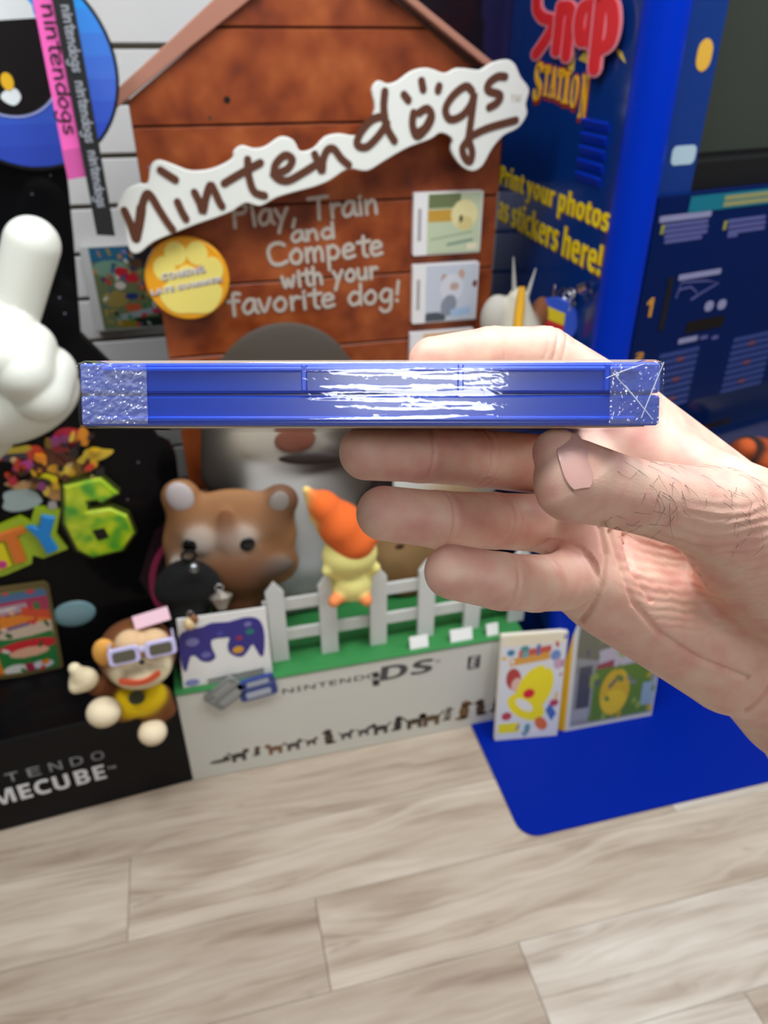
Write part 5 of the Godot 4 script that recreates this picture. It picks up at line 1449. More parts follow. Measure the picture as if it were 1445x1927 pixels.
	add(bs, "red_band", prism(PackedVector2Array([Vector2(-0.052, -0.02), Vector2(0.03, -0.036), Vector2(0.03, -0.004), Vector2(-0.046, 0.012)]), 0.004, 0.0065), mat(hexc("c02a2c"), 0.4))
	add(bs, "hook", rbox(0.004, 0.03, 0.004, 0.001), km, at3(0.0, 0.06, 0.0))


func small_things() -> void:
	# card with a printed gamepad
	var t := thing("gamepad_card", "white card with a purple gamepad picture on the box corner", "card", Transform3D(Basis(Vector3(1.00000, 0.00000, 0.00000), Vector3(0.00000, 1.00000, 0.00000), Vector3(0.00000, 0.00000, 1.00000)), Vector3(-0.04000, 0.29200, -1.26400)))
	var edge := poly([-0.0902, 0.1971, 0.0949, 0.1931, 0.0944, -0.0137, -0.1034, -0.0235])
	for i in edge.size():
		edge[i].y = maxf(edge[i].y, 0.002)
	add(t, "card_sheet", prism(edge, -0.003, 0.0), M.paper)
	var pur := mat(hexc("322c86"), 0.4)
	add(t, "gamepad_print", prism(curve(poly([-0.0928, 0.1481, -0.0730, 0.1645, -0.0420, 0.1668, -0.0212, 0.1742, 0.0139, 0.1699, 0.0458, 0.1751, 0.0702, 0.1702, 0.0823, 0.1529, 0.0860, 0.1158, 0.0791, 0.0613, 0.0698, 0.0633, 0.0589, 0.0970, 0.0484, 0.0838, 0.0352, 0.0680, 0.0214, 0.0695, 0.0068, 0.0837, 0.0046, 0.1058, 0.0113, 0.1257, -0.0019, 0.1286, -0.0268, 0.1279, -0.0278, 0.1007, -0.0236, 0.0781, -0.0386, 0.0674, -0.0560, 0.0745, -0.0652, 0.0906, -0.0765, 0.0900, -0.0880, 0.0552, -0.0950, 0.0537, -0.0969, 0.0885]), 2, true), 0.0, 0.0008), pur)
	for q in [["7e7cb8", Vector2(-0.0666, 0.1305), 0.014], ["6a68a8", Vector2(-0.0428, 0.0886), 0.011], ["d8a02c", Vector2(0.0257, 0.0888), 0.012], ["a02848", Vector2(0.0314, 0.1214), 0.007], ["14806c", Vector2(0.0555, 0.1344), 0.009], ["7a78b4", Vector2(0.0530, 0.1559), 0.008], ["4a46a0", Vector2(-0.0072, 0.1417), 0.007]]:
		add(t, "button_print", prism(ngon(q[1], q[2], q[2] * 0.8, 20), 0.0008, 0.0014), mat(hexc(q[0]), 0.4))
	add(t, "round_mark", prism(ngon(Vector2(-0.0819, 0.0154), 0.016, 0.01, 20), 0.0, 0.0007), mat(hexc("8a92c8"), 0.5))
	for k in 2:
		add(t, "small_print", prism(poly([-0.0494, 0.0173, 0.0758, 0.0235, 0.0762, 0.0137, -0.0494, 0.0076]), 0.0, 0.0006), mat(hexc("8c8c88"), 0.5), at3(0, -0.012 * k, 0))
	# two memory cards hung on the box front
	for q in [["memory_card", "grey memory card hanging on the white box front", "7d807c", "9a9c9a", Vector2(-0.0338, 0.0231), 38.0], ["memory_card", "dark blue memory card hanging beside the grey one", "263a80", "aab0bc", Vector2(0.0361, 0.0241), 8.0]]:
		var m := thing(q[0], q[1], "memory card", Transform3D(Basis(Vector3(1.00000, 0.00000, 0.00000), Vector3(0.00000, 1.00000, 0.00000), Vector3(0.00000, 0.00000, 1.00000)), Vector3(-0.02000, 0.25000, -1.24700)) * Transform3D(Basis(Vector3(0, 0, 1), deg_to_rad(q[5])), Vector3(q[4].x, q[4].y, 0)), "memory cards on the white box")
		var body := mat(hexc(q[2]), 0.4)
		add(m, "shell", prism(round_rect(Vector2(), 0.085, 0.06, 0.008), -0.005, 0.004, 0.001), body)
		add(m, "label", prism(round_rect(Vector2(0.0, -0.014), 0.056, 0.018, 0.003), 0.004, 0.0048), mat(hexc(q[3]), 0.4))
		add(m, "grip_line", rbox(0.075, 0.004, 0.001, 0.0), mat(hexc(q[2]).lightened(0.25), 0.4), at3(0, 0.008, 0.0042))
		add(m, "label", prism(round_rect(Vector2(0.005, 0.018), 0.05, 0.012, 0.003), 0.004, 0.0046), mat(hexc(q[3]), 0.4))
	t = thing("silver_charm", "small silver gem-shaped charm above the gamepad card", "charm")
	var gem := MB.new()
	var c := Vector3(-0.03523, 0.51280, -1.27500)
	for k in 8:
		var p := c + Vector3(cos(TAU * k / 8) * 0.026, 0.012, sin(TAU * k / 8) * 0.012)
		var q := c + Vector3(cos(TAU * (k + 1) / 8) * 0.026, 0.012, sin(TAU * (k + 1) / 8) * 0.012)
		gem.tri(p, q, c + Vector3(0, -0.045, 0), (p + q) / 2 - c)
		gem.tri(p, q, c + Vector3(0, 0.028, 0), (p + q) / 2 - c + Vector3(0, 0.03, 0))
	add(t, "gem", gem.done(), mat(hexc("8d857c"), 0.3, 0.7))
	add(t, "ring", tube(torus_path(c + Vector3(0, 0.034, 0), Vector3(0.008, 0, 0), Vector3(0, 0.008, 0)), [0.0016]), M.chrome)
	t = thing("wooden_charm", "tiny tan and brown charm hanging over the card's top left", "charm")
	add(t, "bead", ball(Vector3(0.013, 0.015, 0.011), 16), mat(hexc("d8bc8c"), 0.5), Transform3D(Basis(), Vector3(-0.10423, 0.48383, -1.25000)))
	add(t, "cap", ball(Vector3(0.01, 0.012, 0.009), 14), mat(hexc("7a4a20"), 0.5), Transform3D(Basis(), Vector3(-0.09554, 0.49186, -1.25200)))
	add(t, "loop", tube(torus_path(Vector3(-0.09997, 0.50698, -1.25200), Vector3(0.006, 0, 0), Vector3(0, 0.008, 0)), [0.0012]), M.chrome)
	# game case on the slatted wall
	t = thing("wall_game_case", "game case with a colourful cover on the slatted wall", "game case", Transform3D(Basis(Vector3(1.00000, 0.00000, 0.00000), Vector3(0.00000, 1.00000, 0.00000), Vector3(0.00000, 0.00000, 1.00000)), Vector3(-0.12000, 1.00000, -1.93000)))
	var a := Vector2(-0.1440, -0.1006)
	var b := Vector2(0.0413, 0.1010)
	a.x = Vector2(-0.1372, -0.0165).x
	var art := print_image(120, 168, Color("6f7a52"), [["2c6a8c", 0.3, 0.08, 0.9, 0.18, 0], ["7aa08a", 0.25, 0.25, 0.5, 0.2, 0, 1], ["1a1620", 0.8, 0.12, 0.5, 0.3, 0], ["8a7ab0", 0.5, 0.06, 0.08, 0.05, 0, 1], ["c82838", 0.48, 0.34, 0.36, 0.16, 20, 1], ["e0d4cc", 0.36, 0.46, 0.16, 0.1, 0, 1], ["d8dcd8", 0.85, 0.36, 0.2, 0.2, 0, 1], ["a08c4a", 0.25, 0.62, 0.4, 0.2, 0, 1], ["b02a34", 0.72, 0.48, 0.22, 0.12, 0, 1], ["283878", 0.5, 0.6, 0.2, 0.08, 0, 1], ["c85a34", 0.5, 0.74, 0.26, 0.1, 0, 1], ["3a8050", 0.85, 0.66, 0.2, 0.14, 0, 1], ["9aa4ac", 0.52, 0.83, 0.6, 0.08, -8], ["b83a5c", 0.84, 0.8, 0.14, 0.08, 0, 1], ["16281e", 0.75, 0.94, 0.5, 0.14, 0], ["8a7a24", 0.4, 0.94, 0.3, 0.1, 0], ["5a3c28", 0.65, 0.22, 0.2, 0.14, 0, 1]] + scatter(21, 60, ["c82838", "2c6a8c", "a08c4a", "d8dcd8", "3a8050", "283878", "1a1620", "c88a4a"], 0.06))
	sheet(t, "shell", a, b, -0.018, 0.0, mat(hexc("d8d8d6"), 0.25, 0.0, 0.4))
	sheet(t, "cover_print", a + Vector2(0.02, 0.003), b - Vector2(0.002, 0.002), 0.0, 0.001, printed(art))
	# lanyards on a peg
	t = thing("wall_peg", "chrome peg hook reaching out from the slatted wall", "hook")
	var lx := Vector2(0.1580, 0.2539).x + Transform3D(Basis(Vector3(1.00000, 0.00000, 0.00000), Vector3(0.00000, 1.00000, 0.00000), Vector3(0.00000, 0.00000, 1.00000)), Vector3(-0.30000, 1.30000, -1.29000)).origin.x
	var rx := Vector2(0.1831, 0.2542).x + Transform3D(Basis(Vector3(1.00000, 0.00000, 0.00000), Vector3(0.00000, 1.00000, 0.00000), Vector3(0.00000, 0.00000, 1.00000)), Vector3(-0.30000, 1.30000, -1.29000)).origin.x
	add(t, "rod", tube(PackedVector3Array([Vector3(lx + 0.02, 1.78, -1.95), Vector3(lx + 0.02, 1.78, -1.27), Vector3(lx + 0.02, 1.80, -1.262)]), [0.004], 10), M.chrome)
	for q in [["pink lanyard strap with black handwriting hanging at the top left", hexc("f062b8"), Vector2(0.1384, 0.2537), Vector2(0.1647, 0.2540), Vector2(0.1330, 0.0314), Vector2(0.1594, 0.0349), "1c1418", "nintendogs", 0.0], ["black lanyard strap with white handwriting beside the pink one", hexc("101213"), Vector2(0.1620, 0.2540), Vector2(0.1886, 0.2543), Vector2(0.1594, -0.0477), Vector2(0.1859, -0.0506), "8e929a", "nintendogs", 0.006]]:
		var l := thing("lanyard", q[0], "lanyard", Transform3D(Basis(Vector3(1.00000, 0.00000, 0.00000), Vector3(0.00000, 1.00000, 0.00000), Vector3(0.00000, 0.00000, 1.00000)), Vector3(-0.30000, 1.30000, -1.29000)) * at3(0, 0, q[8]), "lanyards on the peg")
		var up := Vector2(0, 1.785 - Transform3D(Basis(Vector3(1.00000, 0.00000, 0.00000), Vector3(0.00000, 1.00000, 0.00000), Vector3(0.00000, 0.00000, 1.00000)), Vector3(-0.30000, 1.30000, -1.29000)).origin.y)
		var p0: Vector2 = q[2]
		var p1: Vector2 = q[3]
		var e0: Vector2 = q[4]
		var e1: Vector2 = q[5]
		var m := mat(q[1], 0.65)
		add(l, "strap", prism(PackedVector2Array([Vector2(p0.x, up.y), e0, e1, Vector2(p1.x, up.y)]), -0.0015, 0.0015), m)
		add(l, "strap_back", prism(PackedVector2Array([Vector2(p0.x, up.y), Vector2(e0.x, e0.y + 0.02), Vector2(e1.x, e1.y + 0.02), Vector2(p1.x, up.y)]), -0.006, -0.004), m)
		add(l, "stitched_end", prism(PackedVector2Array([e0 + Vector2(0, 0.04), e0, e1, e1 + Vector2(0, 0.04)]), 0.0015, 0.0025), mat(q[1].darkened(0.15), 0.7))
		var reps := 1 if q[8] == 0.0 else 3
		for k in reps:
			var s0 := lerpf(0.02, 0.9, float(k) / reps)
			var mid := ((p0 + p1) / 2).lerp((e0 + e1) / 2, s0)
			var end := ((p0 + p1) / 2).lerp((e0 + e1) / 2, s0 + (0.72 if reps == 1 else 0.26))
			var side := 0.006 if reps == 1 else 0.004
			lettering(l, q[7], mid - Vector2(side, 0), end - Vector2(side, 0), 0.018 if reps == 1 else 0.013, 0.0026, 0.0015, 0.0022, mat(hexc(q[6]), 0.6))


# ---------------------------------------------------------------- wrapped case

func game_case() -> void:
	var t := thing("wrapped_game_case", "blue plastic game case in clear shrink wrap held edge-on", "game case", Transform3D(Basis(Vector3(0.96544, 0.00942, 0.26044), Vector3(0.10680, 0.89729, -0.42833), Vector3(-0.23773, 0.44134, 0.86528)), Vector3(0.03535, 1.43159, -0.15737)))
	# local frame: x along the short edge, y through the thickness, z out of the edge that faces the viewer
	var W := 0.1365
	var T := 0.0150
	var L := 0.170
	var pl := mat(hexc("0f46cc"), 0.25, 0.0, 0.2)
	var pl2 := mat(hexc("1250e6"), 0.25, 0.0, 0.2)
	add(t, "lid", rbox(W - 0.001, T * 0.5 - 0.0005, L, 0.0006), pl, at3(0, T * 0.25 + 0.0, -L / 2 - 0.0006))
	add(t, "tray", rbox(W - 0.001, T * 0.5 - 0.0005, L, 0.0006), pl, at3(0, -T * 0.25 - 0.0, -L / 2 - 0.0006))
	add(t, "hinge_core", rbox(W - 0.004, T - 0.003, L - 0.003, 0.0), pl, at3(0, 0, -L / 2 - 0.0012))
	for x in [-0.0148, 0.0215, 0.0552]:
		add(t, "rib", rbox(0.0014, T * 0.42, 0.0012, 0.0003), pl2, at3(x, T * 0.25, -0.0004))
	add(t, "lip", rbox(W - 0.012, 0.0012, 0.0012, 0.0004), pl2, at3(0, T * 0.5 - 0.0018, -0.0004))
	add(t, "lip", rbox(W - 0.012, 0.0012, 0.0012, 0.0004), pl2, at3(0, -T * 0.5 + 0.0018, -0.0004))
	add(t, "cover_sheet", rbox(W - 0.006, 0.0004, L - 0.006, 0.0), mat(hexc("c8b8a8"), 0.4), at3(0, T * 0.5 - 0.0002, -L / 2 - 0.0006))
	add(t, "cover_sheet", rbox(W - 0.006, 0.0004, L - 0.006, 0.0), mat(hexc("b8a894"), 0.4), at3(0, -T * 0.5 + 0.0002, -L / 2 - 0.0006))
	var film := mat(Color(0.9, 0.93, 1.0, 0.02), 0.04)
	film.transparency = BaseMaterial3D.TRANSPARENCY_ALPHA
	film.metallic_specular = 0.6
	var fn := FastNoiseLite.new()
	fn.seed = 4
	fn.frequency = 1.0
	fn.fractal_octaves = 3
	# one sheet of film taut over the edge: rows run round the edge from the top face to the bottom face
	var g := MB.new()
	var nx := 260
	var prof: Array[Vector3] = []      # (y, z, slack)
	prof.append(Vector3(T / 2 + 0.0004, -L * 0.995, 0.0))
	for k in 5:
		prof.append(Vector3(T / 2 + 0.0004, -L * 0.7 * (1 - k / 4.0) - 0.003, 0.2))
	for k in 7:
		var a := PI / 2 - PI / 2 * k / 6.0
		prof.append(Vector3(T / 2 - 0.0014 + sin(a) * 0.0018, -0.0014 + cos(a) * 0.0018 + 0.0002, 0.6))
	var rows := 36
	for k in range(1, rows):
		prof.append(Vector3(lerpf(T / 2 - 0.0014, -T / 2 + 0.0014, float(k) / rows), 0.0006, 1.0))
	for k in 7:
		var a := -PI / 2 * k / 6.0
		prof.append(Vector3(-T / 2 + 0.0014 + sin(a) * 0.0018, -0.0014 + cos(a) * 0.0018 + 0.0002, 0.6))
	for k in 5:
		prof.append(Vector3(-T / 2 - 0.0004, -L * 0.7 * (k / 4.0) - 0.003, 0.2))
	prof.append(Vector3(-T / 2 - 0.0004, -L * 0.995, 0.0))
	var pts := []
	for i in nx + 1:
		var col := PackedVector3Array()
		var x := lerpf(-W / 2 - 0.0003, W / 2 + 0.0003, float(i) / nx)
		var u := x / W
		var left := smoothstep(-0.36, -0.42, u)
		var right := smoothstep(0.42, 0.46, u)
		for p in prof:
			var y := p.x
			var long := fn.get_noise_2d(x * 60.0, y * 420.0) * 0.00002
			var fine := fn.get_noise_2d(x * 900.0 + 40.0, y * 1100.0) * (0.000012 + 0.0001 * left + 0.00004 * right)
			var centre := exp(-pow((u - 0.04) / 0.2, 2.0))
			var swell := fn.get_noise_2d(x * 14.0 + 9.0, y * 330.0 + 3.0) * 0.00009 * centre
			var d := (long + fine + swell) * p.z
			var ends := smoothstep(0.485, 0.5, absf(u))
			col.append(Vector3(x, y * (1.0 - 0.03 * ends), p.y + d - 0.0016 * ends * (1.0 if p.z > 0.3 else 0.0)))
		pts.append(col)
	var nrm := []
	for i in nx + 1:
		var col := PackedVector3Array()
		for j in prof.size():
			var a: Vector3 = pts[mini(i + 1, nx)][j] - pts[maxi(i - 1, 0)][j]
			var b: Vector3 = pts[i][mini(j + 1, prof.size() - 1)] - pts[i][maxi(j - 1, 0)]
			col.append(b.cross(a).normalized())
		nrm.append(col)
	for i in nx:
		for j in prof.size() - 1:
			g.stri(pts[i][j], pts[i + 1][j], pts[i + 1][j + 1], nrm[i][j], nrm[i + 1][j], nrm[i + 1][j + 1])
			g.stri(pts[i][j], pts[i + 1][j + 1], pts[i][j + 1], nrm[i][j], nrm[i + 1][j + 1], nrm[i][j + 1])
	add(t, "shrink_wrap", g.done(), film)
	# folded film at both ends: creased double layers and welded seams
	var fold := mat(Color(0.92, 0.95, 1.0, 0.12), 0.06)
	fold.transparency = BaseMaterial3D.TRANSPARENCY_ALPHA
	fold.metallic_specular = 0.6
	for q in [[-0.0665, -0.0512, 0.0003, 5.0], [0.0556, 0.0668, 0.00008, 8.0]]:
		var h := MB.new()
		var n1 := 46
		var n2 := 44
		var gp := []
		for i in n1 + 1:
			var col := PackedVector3Array()
			for j in n2 + 1:
				var x := lerpf(q[0], q[1], float(i) / n1)
				var y := lerpf(-T / 2 + 0.0006, T / 2 - 0.0006, float(j) / n2)
				var cr := absf(fn.get_noise_2d(x * 230.0 + q[3] * 31.0, y * 230.0)) + 0.12 * absf(fn.get_noise_2d(x * 600.0, y * 600.0 + 7.0))
				col.append(Vector3(x, y, 0.0012 + cr * q[2] * 2.6))
			gp.append(col)
		for i in n1:
			for j in n2:
				var a: Vector3 = gp[i][j]
				var b: Vector3 = gp[i + 1][j]
				var c: Vector3 = gp[i + 1][j + 1]
				var d: Vector3 = gp[i][j + 1]
				h.tri(a, b, c, Vector3(0, 0, 1))
				h.tri(a, c, d, Vector3(0, 0, 1))
		var layer: StandardMaterial3D = fold.duplicate()
		layer.albedo_color.a = 0.24 if q[0] < 0.0 else 0.1
		add(t, "wrap_fold", h.done(), layer)
	var seam := mat(Color(0.92, 0.95, 1.0, 0.55), 0.1)
	seam.transparency = BaseMaterial3D.TRANSPARENCY_ALPHA
	for q in [[0.0560, 0.0046, 0.0655, -0.0060], [0.0675, 0.0070, 0.0628, -0.0056], [0.0545, 0.0034, 0.0630, 0.0066]]:
		add(t, "wrap_seam", tube(PackedVector3Array([Vector3(q[0], q[1], 0.0016), Vector3((q[0] + q[2]) / 2, (q[1] + q[3]) / 2 + 0.0002, 0.0018), Vector3(q[2], q[3], 0.0016)]), [0.00012, 0.00016, 0.0001], 6), seam)


# ---------------------------------------------------------------- the hand

func hand() -> void:
	var trunk := [
		[Vector3(0.13562, 1.39466, -0.20946), 0.01134, Vector3(0.20420, 1.32972, -0.18578), 0.02402], [Vector3(0.11694, 1.37921, -0.19930), 0.01152, Vector3(0.20987, 1.32059, -0.18456), 0.02486], [Vector3(0.11276, 1.36589, -0.18570), 0.01129, Vector3(0.20880, 1.31356, -0.18030), 0.02444], [Vector3(0.11036, 1.35593, -0.16894), 0.01088, Vector3(0.19376, 1.30444, -0.16359), 0.01986],
		[Vector3(0.11377, 1.35240, -0.16095), 0.01103, Vector3(0.15818, 1.32273, -0.15265), 0.01584], [Vector3(0.12911, 1.39163, -0.14472), 0.01218, Vector3(0.17286, 1.35686, -0.15152), 0.02529], [Vector3(0.13790, 1.38743, -0.19694), 0.00643, Vector3(0.16129, 1.37406, -0.17034), 0.01406], [Vector3(0.19534, 1.31821, -0.16842), 0.02946, Vector3(0.26844, 1.21620, -0.12704), 0.03764], [Vector3(0.16653, 1.32834, -0.15783), 0.01821, Vector3(0.19182, 1.29698, -0.14955), 0.01929], [Vector3(0.10875, 1.37799, -0.18355), 0.00714, Vector3(0.10592, 1.36982, -0.17170), 0.00762], [Vector3(0.10592, 1.36982, -0.17170), 0.00762, Vector3(0.10392, 1.36155, -0.15958), 0.00775]]
	var limbs := [
		[[Vector3(0.07204, 1.41260, -0.22228), 0.00802, Vector3(0.09305, 1.41166, -0.22373), 0.01000], [Vector3(0.09305, 1.41166, -0.22373), 0.01000, Vector3(0.11240, 1.40892, -0.22443), 0.01097], [Vector3(0.11240, 1.40892, -0.22443), 0.01097, Vector3(0.13667, 1.39383, -0.21109), 0.01179]],
		[[Vector3(0.04050, 1.40290, -0.18258), 0.00780, Vector3(0.05657, 1.39973, -0.18383), 0.00818], [Vector3(0.05657, 1.39973, -0.18383), 0.00818, Vector3(0.07584, 1.39320, -0.18939), 0.00879], [Vector3(0.07584, 1.39320, -0.18939), 0.00879, Vector3(0.11781, 1.37921, -0.19909), 0.01044]],
		[[Vector3(0.04153, 1.39212, -0.16687), 0.00754, Vector3(0.05759, 1.38741, -0.16713), 0.00806], [Vector3(0.05759, 1.38741, -0.16713), 0.00806, Vector3(0.07683, 1.38014, -0.17345), 0.00840], [Vector3(0.07683, 1.38014, -0.17345), 0.00840, Vector3(0.11406, 1.36381, -0.18768), 0.01000]],
		[[Vector3(0.05551, 1.38278, -0.14886), 0.00728, Vector3(0.06907, 1.37821, -0.14740), 0.00771], [Vector3(0.06907, 1.37821, -0.14740), 0.00771, Vector3(0.08176, 1.37161, -0.15214), 0.00795], [Vector3(0.08176, 1.37161, -0.15214), 0.00795, Vector3(0.11120, 1.35414, -0.17001), 0.00960]],
		[[Vector3(0.08070, 1.41538, -0.14778), 0.00601, Vector3(0.08458, 1.40902, -0.14393), 0.01025], [Vector3(0.08458, 1.40902, -0.14393), 0.01025, Vector3(0.09928, 1.40368, -0.14290), 0.00918], [Vector3(0.09928, 1.40368, -0.14290), 0.00918, Vector3(0.12920, 1.39224, -0.14509), 0.01189]]]
	var els := []
	for q: Array in trunk:
		els.append(cone(q[0], q[1], q[2], q[3]))
	for i in limbs.size():
		for q: Array in limbs[i]:
			els.append(cone(q[0], q[1], q[2], q[3], Color.WHITE, i + 1))
	# bending creases of the fingers: [place, direction of the finger, width, depth, reach]
	var cr := []
	for i in 4:
		for j in 2:
			var a: Array = limbs[i][j]
			var b: Array = limbs[i][j + 1]
			var dir: Vector3 = (b[2] - a[0]).normalized()
			cr.append([b[0], dir, 0.00055, 0.0007, a[3] * 1.5])
			if j == 1 and i < 3:
				cr.append([b[0] + dir * 0.0032, dir, 0.0005, 0.0004, a[3] * 1.5])
				cr.append([b[0] - dir * 0.0028, dir, 0.0005, 0.00025, a[3] * 1.5])
	for q in [[Vector3(0.09727, 1.37187, -0.18004), Vector3(0.07679, 1.37987, -0.17328)], [Vector3(0.09483, 1.36285, -0.16147), Vector3(0.08180, 1.37186, -0.15229)]]:
		cr.append([q[0], (q[0] - q[1]).normalized(), 0.0009, 0.0012, 0.013])
	var look := Vector3(-0.44733, 0.53282, 0.71833)
	# palm lines, seen against the palm
	var lines := [
		[Vector3(0.11224, 1.37333, -0.17239), Vector3(0.11278, 1.36631, -0.16773), Vector3(0.10938, 1.35980, -0.16195), Vector3(0.10390, 1.35411, -0.15722), Vector3(0.09993, 1.35169, -0.15423)],
		[Vector3(0.11425, 1.37303, -0.16926), Vector3(0.11585, 1.36467, -0.16348), Vector3(0.11820, 1.35492, -0.15661), Vector3(0.12491, 1.34656, -0.14956), Vector3(0.13806, 1.33682, -0.14608), Vector3(0.15520, 1.32826, -0.14237)],
		[Vector3(0.11834, 1.37164, -0.16734), Vector3(0.11947, 1.36328, -0.16168), Vector3(0.12378, 1.35492, -0.15522)],
		[Vector3(0.17026, 1.32640, -0.14957), Vector3(0.16565, 1.31883, -0.14585), Vector3(0.15856, 1.31202, -0.14323)]]
	var hub := Vector3(0.13465, 1.40952, -0.16337)
	var thenar := Vector3(0.13999, 1.36789, -0.14738)
	var noise := FastNoiseLite.new()
	noise.seed = 8
	noise.frequency = 60.0
	var side := look.cross(Vector3.UP).normalized()
	var bend := func(p: Vector3, n: Vector3) -> Vector3:
		var d := 0.0
		var f := n.dot(look)
		for c: Array in cr:
			var q: Vector3 = p - c[0]
			var s: float = q.dot(c[1])
			if absf(s) < 0.004:
				var rad: Vector3 = q - c[1] * s
				if rad.length() < c[4]:
					s += rad.length_squared() * 14.0 * (0.3 + 0.2 * noise.get_noise_3dv(p * 3.0))
					d += c[3] * exp(-s * s / (c[2] * c[2])) * smoothstep(-0.1, 0.5, f)
		if f > 0.1:
			for l: Array in lines:
				for i in l.size() - 1:
					var ab: Vector3 = l[i + 1] - l[i]
					ab -= look * ab.dot(look)
					var q: Vector3 = p - l[i]
					q -= look * q.dot(look)
					var s := clampf(q.dot(ab) / ab.length_squared(), 0.0, 1.0 if i == l.size() - 2 else 0.999)
					var w := (q - ab * s).length()
					if w < 0.0025 and (q - ab * s).dot(ab) * (1 if s > 0 else 0) <= 1e-6:
						d = maxf(d, 0.0013 * exp(-w * w / 0.0000006))
			var k := p - thenar
			k -= look * k.dot(look)
			var mask := 1.0 - smoothstep(0.6, 1.0, Vector2(k.dot(side) / 0.034, k.y / 0.020).length())
			if mask > 0.0:
				var r := p - hub
				r -= look * r.dot(look)
				d += mask * 0.0004 * (0.5 + 0.5 * sin(r.length() * TAU / 0.0026 + 3.0 * noise.get_noise_3dv(p * 0.8) + 1.5 * noise.get_noise_3dv(p * 3.0)))
		return p - n * d
	var tone := FastNoiseLite.new()
	tone.seed = 3
	tone.frequency = 90.0
	tone.fractal_octaves = 3
	var skin := lin("e4b6a2")
	var rosy := lin("d99a8e")
	var buff := lin("e6c6ae")
	var tips := []
	for i in 5:
		tips.append(limbs[i][0][0].lerp(limbs[i][0][2], 0.55))
	var paint := func(p: Vector3, n: Vector3) -> Color:
		var v := tone.get_noise_3dv(p)
		var c := skin.lerp(rosy, clampf(v * 1.1, 0.0, 0.6)).lerp(buff, clampf(-v * 1.2, 0.0, 0.7))
		for q: Vector3 in tips:
			c = c.lerp(rosy, 0.75 * exp(-(p - q).length_squared() / 0.00007) * (0.7 + v))
		return c
	var t := thing("person", "bare right hand and wrist holding the blue case, palm to the viewer", "person")
	var m := vmat(0.5)
	m.subsurf_scatter_enabled = true
	m.subsurf_scatter_strength = 0.05
	m.normal_enabled = true
	m.normal_texture = bump_image(256, 6, 40.0, 3, 3.0)
	m.normal_scale = 0.35
	m.uv1_triplanar = true
	m.uv1_world_triplanar = true
	m.uv1_scale = Vector3.ONE * 60.0
	var mesh := blob(els, HAND_CELL, 0.010, 0.0012, bend, paint)
	add(t, "hand", mesh, m)
	var arr := mesh.surface_get_arrays(0)
	var vs: PackedVector3Array = arr[Mesh.ARRAY_VERTEX]
	var ns: PackedVector3Array = arr[Mesh.ARRAY_NORMAL]
	# thumb nail: a curved plate lifted off the mesh
	var nc := Vector3(0.07971, 1.41922, -0.13713)
	var along := (Vector3(0.07991, 1.41422, -0.13386) - Vector3(0.07981, 1.42464, -0.14060)).normalized()
	var nail_look := Vector3(-0.44781, 0.45382, 0.77040)
	var across := along.cross(nail_look).normalized()
	nail(t, vs, ns, nc, along, nail_look)
	# fine dark hairs
	var hair := MB.new()
	var spots := [[Vector3(0.10000, 1.40740, -0.14026), 0.012, 34], [Vector3(0.13556, 1.39807, -0.14362), 0.016, 44], [Vector3(0.11447, 1.40432, -0.14075), 0.016, 22]]
	for q: Array in spots:
		var own := []
		for i in vs.size():
			if (vs[i] - q[0]).length() < q[1] and ns[i].dot(look) > 0.1:
				own.append(i)
		if own.is_empty():
			continue
		for k in q[2]:
			var i: int = own[rng.randi() % own.size()]
			var n := ns[i]
			var lay := (across * rng.randf_range(-1.0, 1.0) + along * rng.randf_range(0.2, 1.0))
			lay = (lay - n * lay.dot(n)).normalized()
			var len := rng.randf_range(0.003, 0.0065)
			var curl := n.cross(lay) * rng.randf_range(-0.6, 0.6)
			var path := PackedVector3Array()
			for s in 6:
				var f := s / 5.0
				path.append(vs[i] + (lay * f + curl * f * f + n * (0.25 * f - 0.22 * f * f)) * len)
			put_tube(hair, path, [0.00004, 0.00004, 0.000035, 0.00003, 0.00002, 0.00001], 4)
	add(t, "sleeve", tube(PackedVector3Array([Vector3(0.25564, 1.23362, -0.13294), Vector3(0.25716, 1.23164, -0.13250), Vector3(0.28838, 1.18491, -0.10799), Vector3(0.33879, 1.10994, -0.06537), Vector3(0.40843, 1.00997, -0.00794)]), [0.040, 0.046, 0.050, 0.056, 0.064], 28), mat(hexc("2c3038"), 0.9))
	if hair.v.size() > 0:
		var ho := add(t, "hair", hair.done(), mat(hexc("3a2a20"), 0.5))
		ho.set_meta("kind", "stuff")


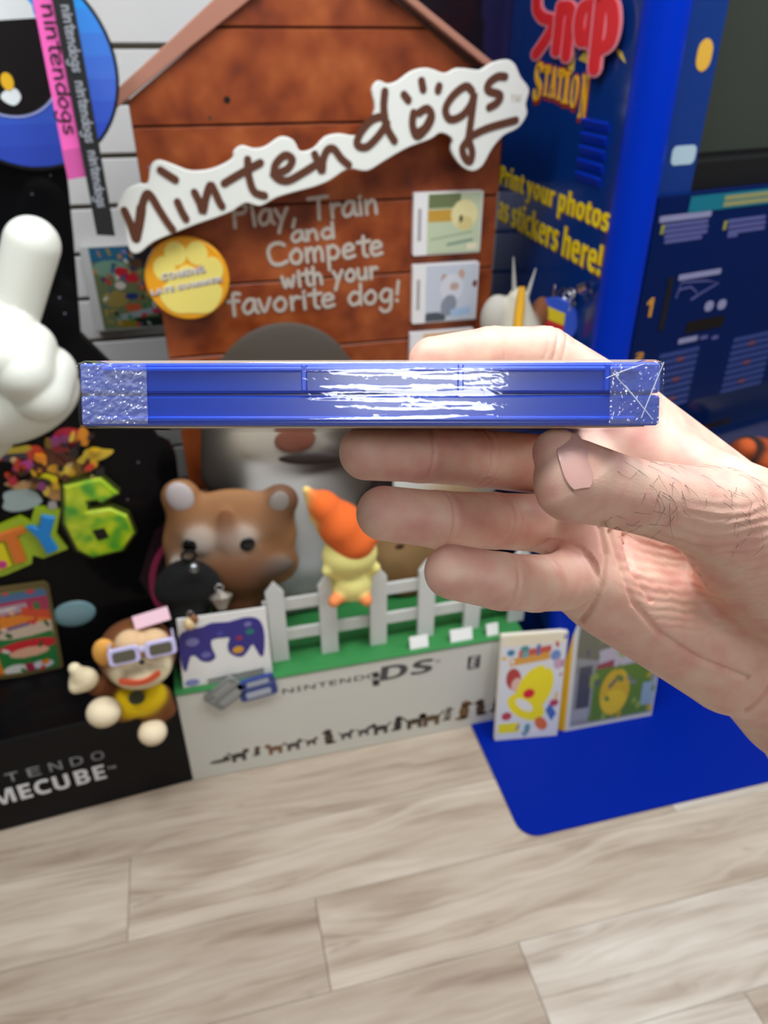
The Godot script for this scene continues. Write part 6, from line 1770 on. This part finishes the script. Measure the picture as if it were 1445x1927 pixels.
# a curved plate that sits on the skin: its middle is the skin point nearest to c along the view
func nail(t: Node3D, vs: PackedVector3Array, ns: PackedVector3Array, c: Vector3, along: Vector3, look: Vector3) -> void:
	var best := 1e9
	var at := 0
	for i in vs.size():
		if ns[i].dot(look) > 0.2:
			var q := vs[i] - c
			var d := (q - look * q.dot(look)).length() + absf(q.dot(look)) * 0.02
			if d < best:
				best = d
				at = i
	var n := (ns[at] + Vector3(0.97, 0.0, 0.24) * 0.18).normalized()
	var o := vs[at]
	var l := (along - n * along.dot(n)).normalized()
	var s := l.cross(n).normalized()
	var half_w := 0.0036
	var half_l := 0.0076
	var g := MB.new()
	var n1 := 14
	var n2 := 20
	var f := func(u: float, v: float) -> Vector3:
		var taper := sqrt(maxf(0.02, 1.0 - 0.75 * pow(absf(v), 3.0))) if v > 0.0 else 1.0 - 0.12 * v * v
		var x := u * half_w * taper
		var y := v * half_l
		return o + s * x + l * y + n * (0.0007 - x * x / 0.016 - y * y / 0.034)
	for i in n1:
		for j in n2:
			var q := []
			for e in [[i, j], [i + 1, j], [i + 1, j + 1], [i, j + 1]]:
				var u := float(e[0]) / n1 * 2.0 - 1.0
				var v := float(e[1]) / n2 * 2.0 - 1.0
				var p: Vector3 = f.call(u, v)
				var du: Vector3 = f.call(u + 0.05, v) - f.call(u - 0.05, v)
				var dv: Vector3 = f.call(u, v + 0.05) - f.call(u, v - 0.05)
				var m := du.cross(dv).normalized()
				q.append([p, m if m.dot(n) > 0.0 else -m])
			g.stri(q[0][0], q[1][0], q[2][0], q[0][1], q[1][1], q[2][1])
			g.stri(q[0][0], q[2][0], q[3][0], q[0][1], q[2][1], q[3][1])
	# the free rim goes down into the skin
	for k in 60:
		var a := TAU * k / 60.0
		var b := TAU * (k + 1) / 60.0
		var pa: Vector3 = f.call(clampf(cos(a) * 1.5, -1.0, 1.0), clampf(sin(a) * 1.5, -1.0, 1.0))
		var pb: Vector3 = f.call(clampf(cos(b) * 1.5, -1.0, 1.0), clampf(sin(b) * 1.5, -1.0, 1.0))
		g.quad(pa, pb, pb - n * 0.0012, pa - n * 0.0012, (pa + pb) / 2 - o)
	add(t, "thumb_nail", g.done(), mat(hexc("d0a297"), 0.4, 0.0, 0.15))
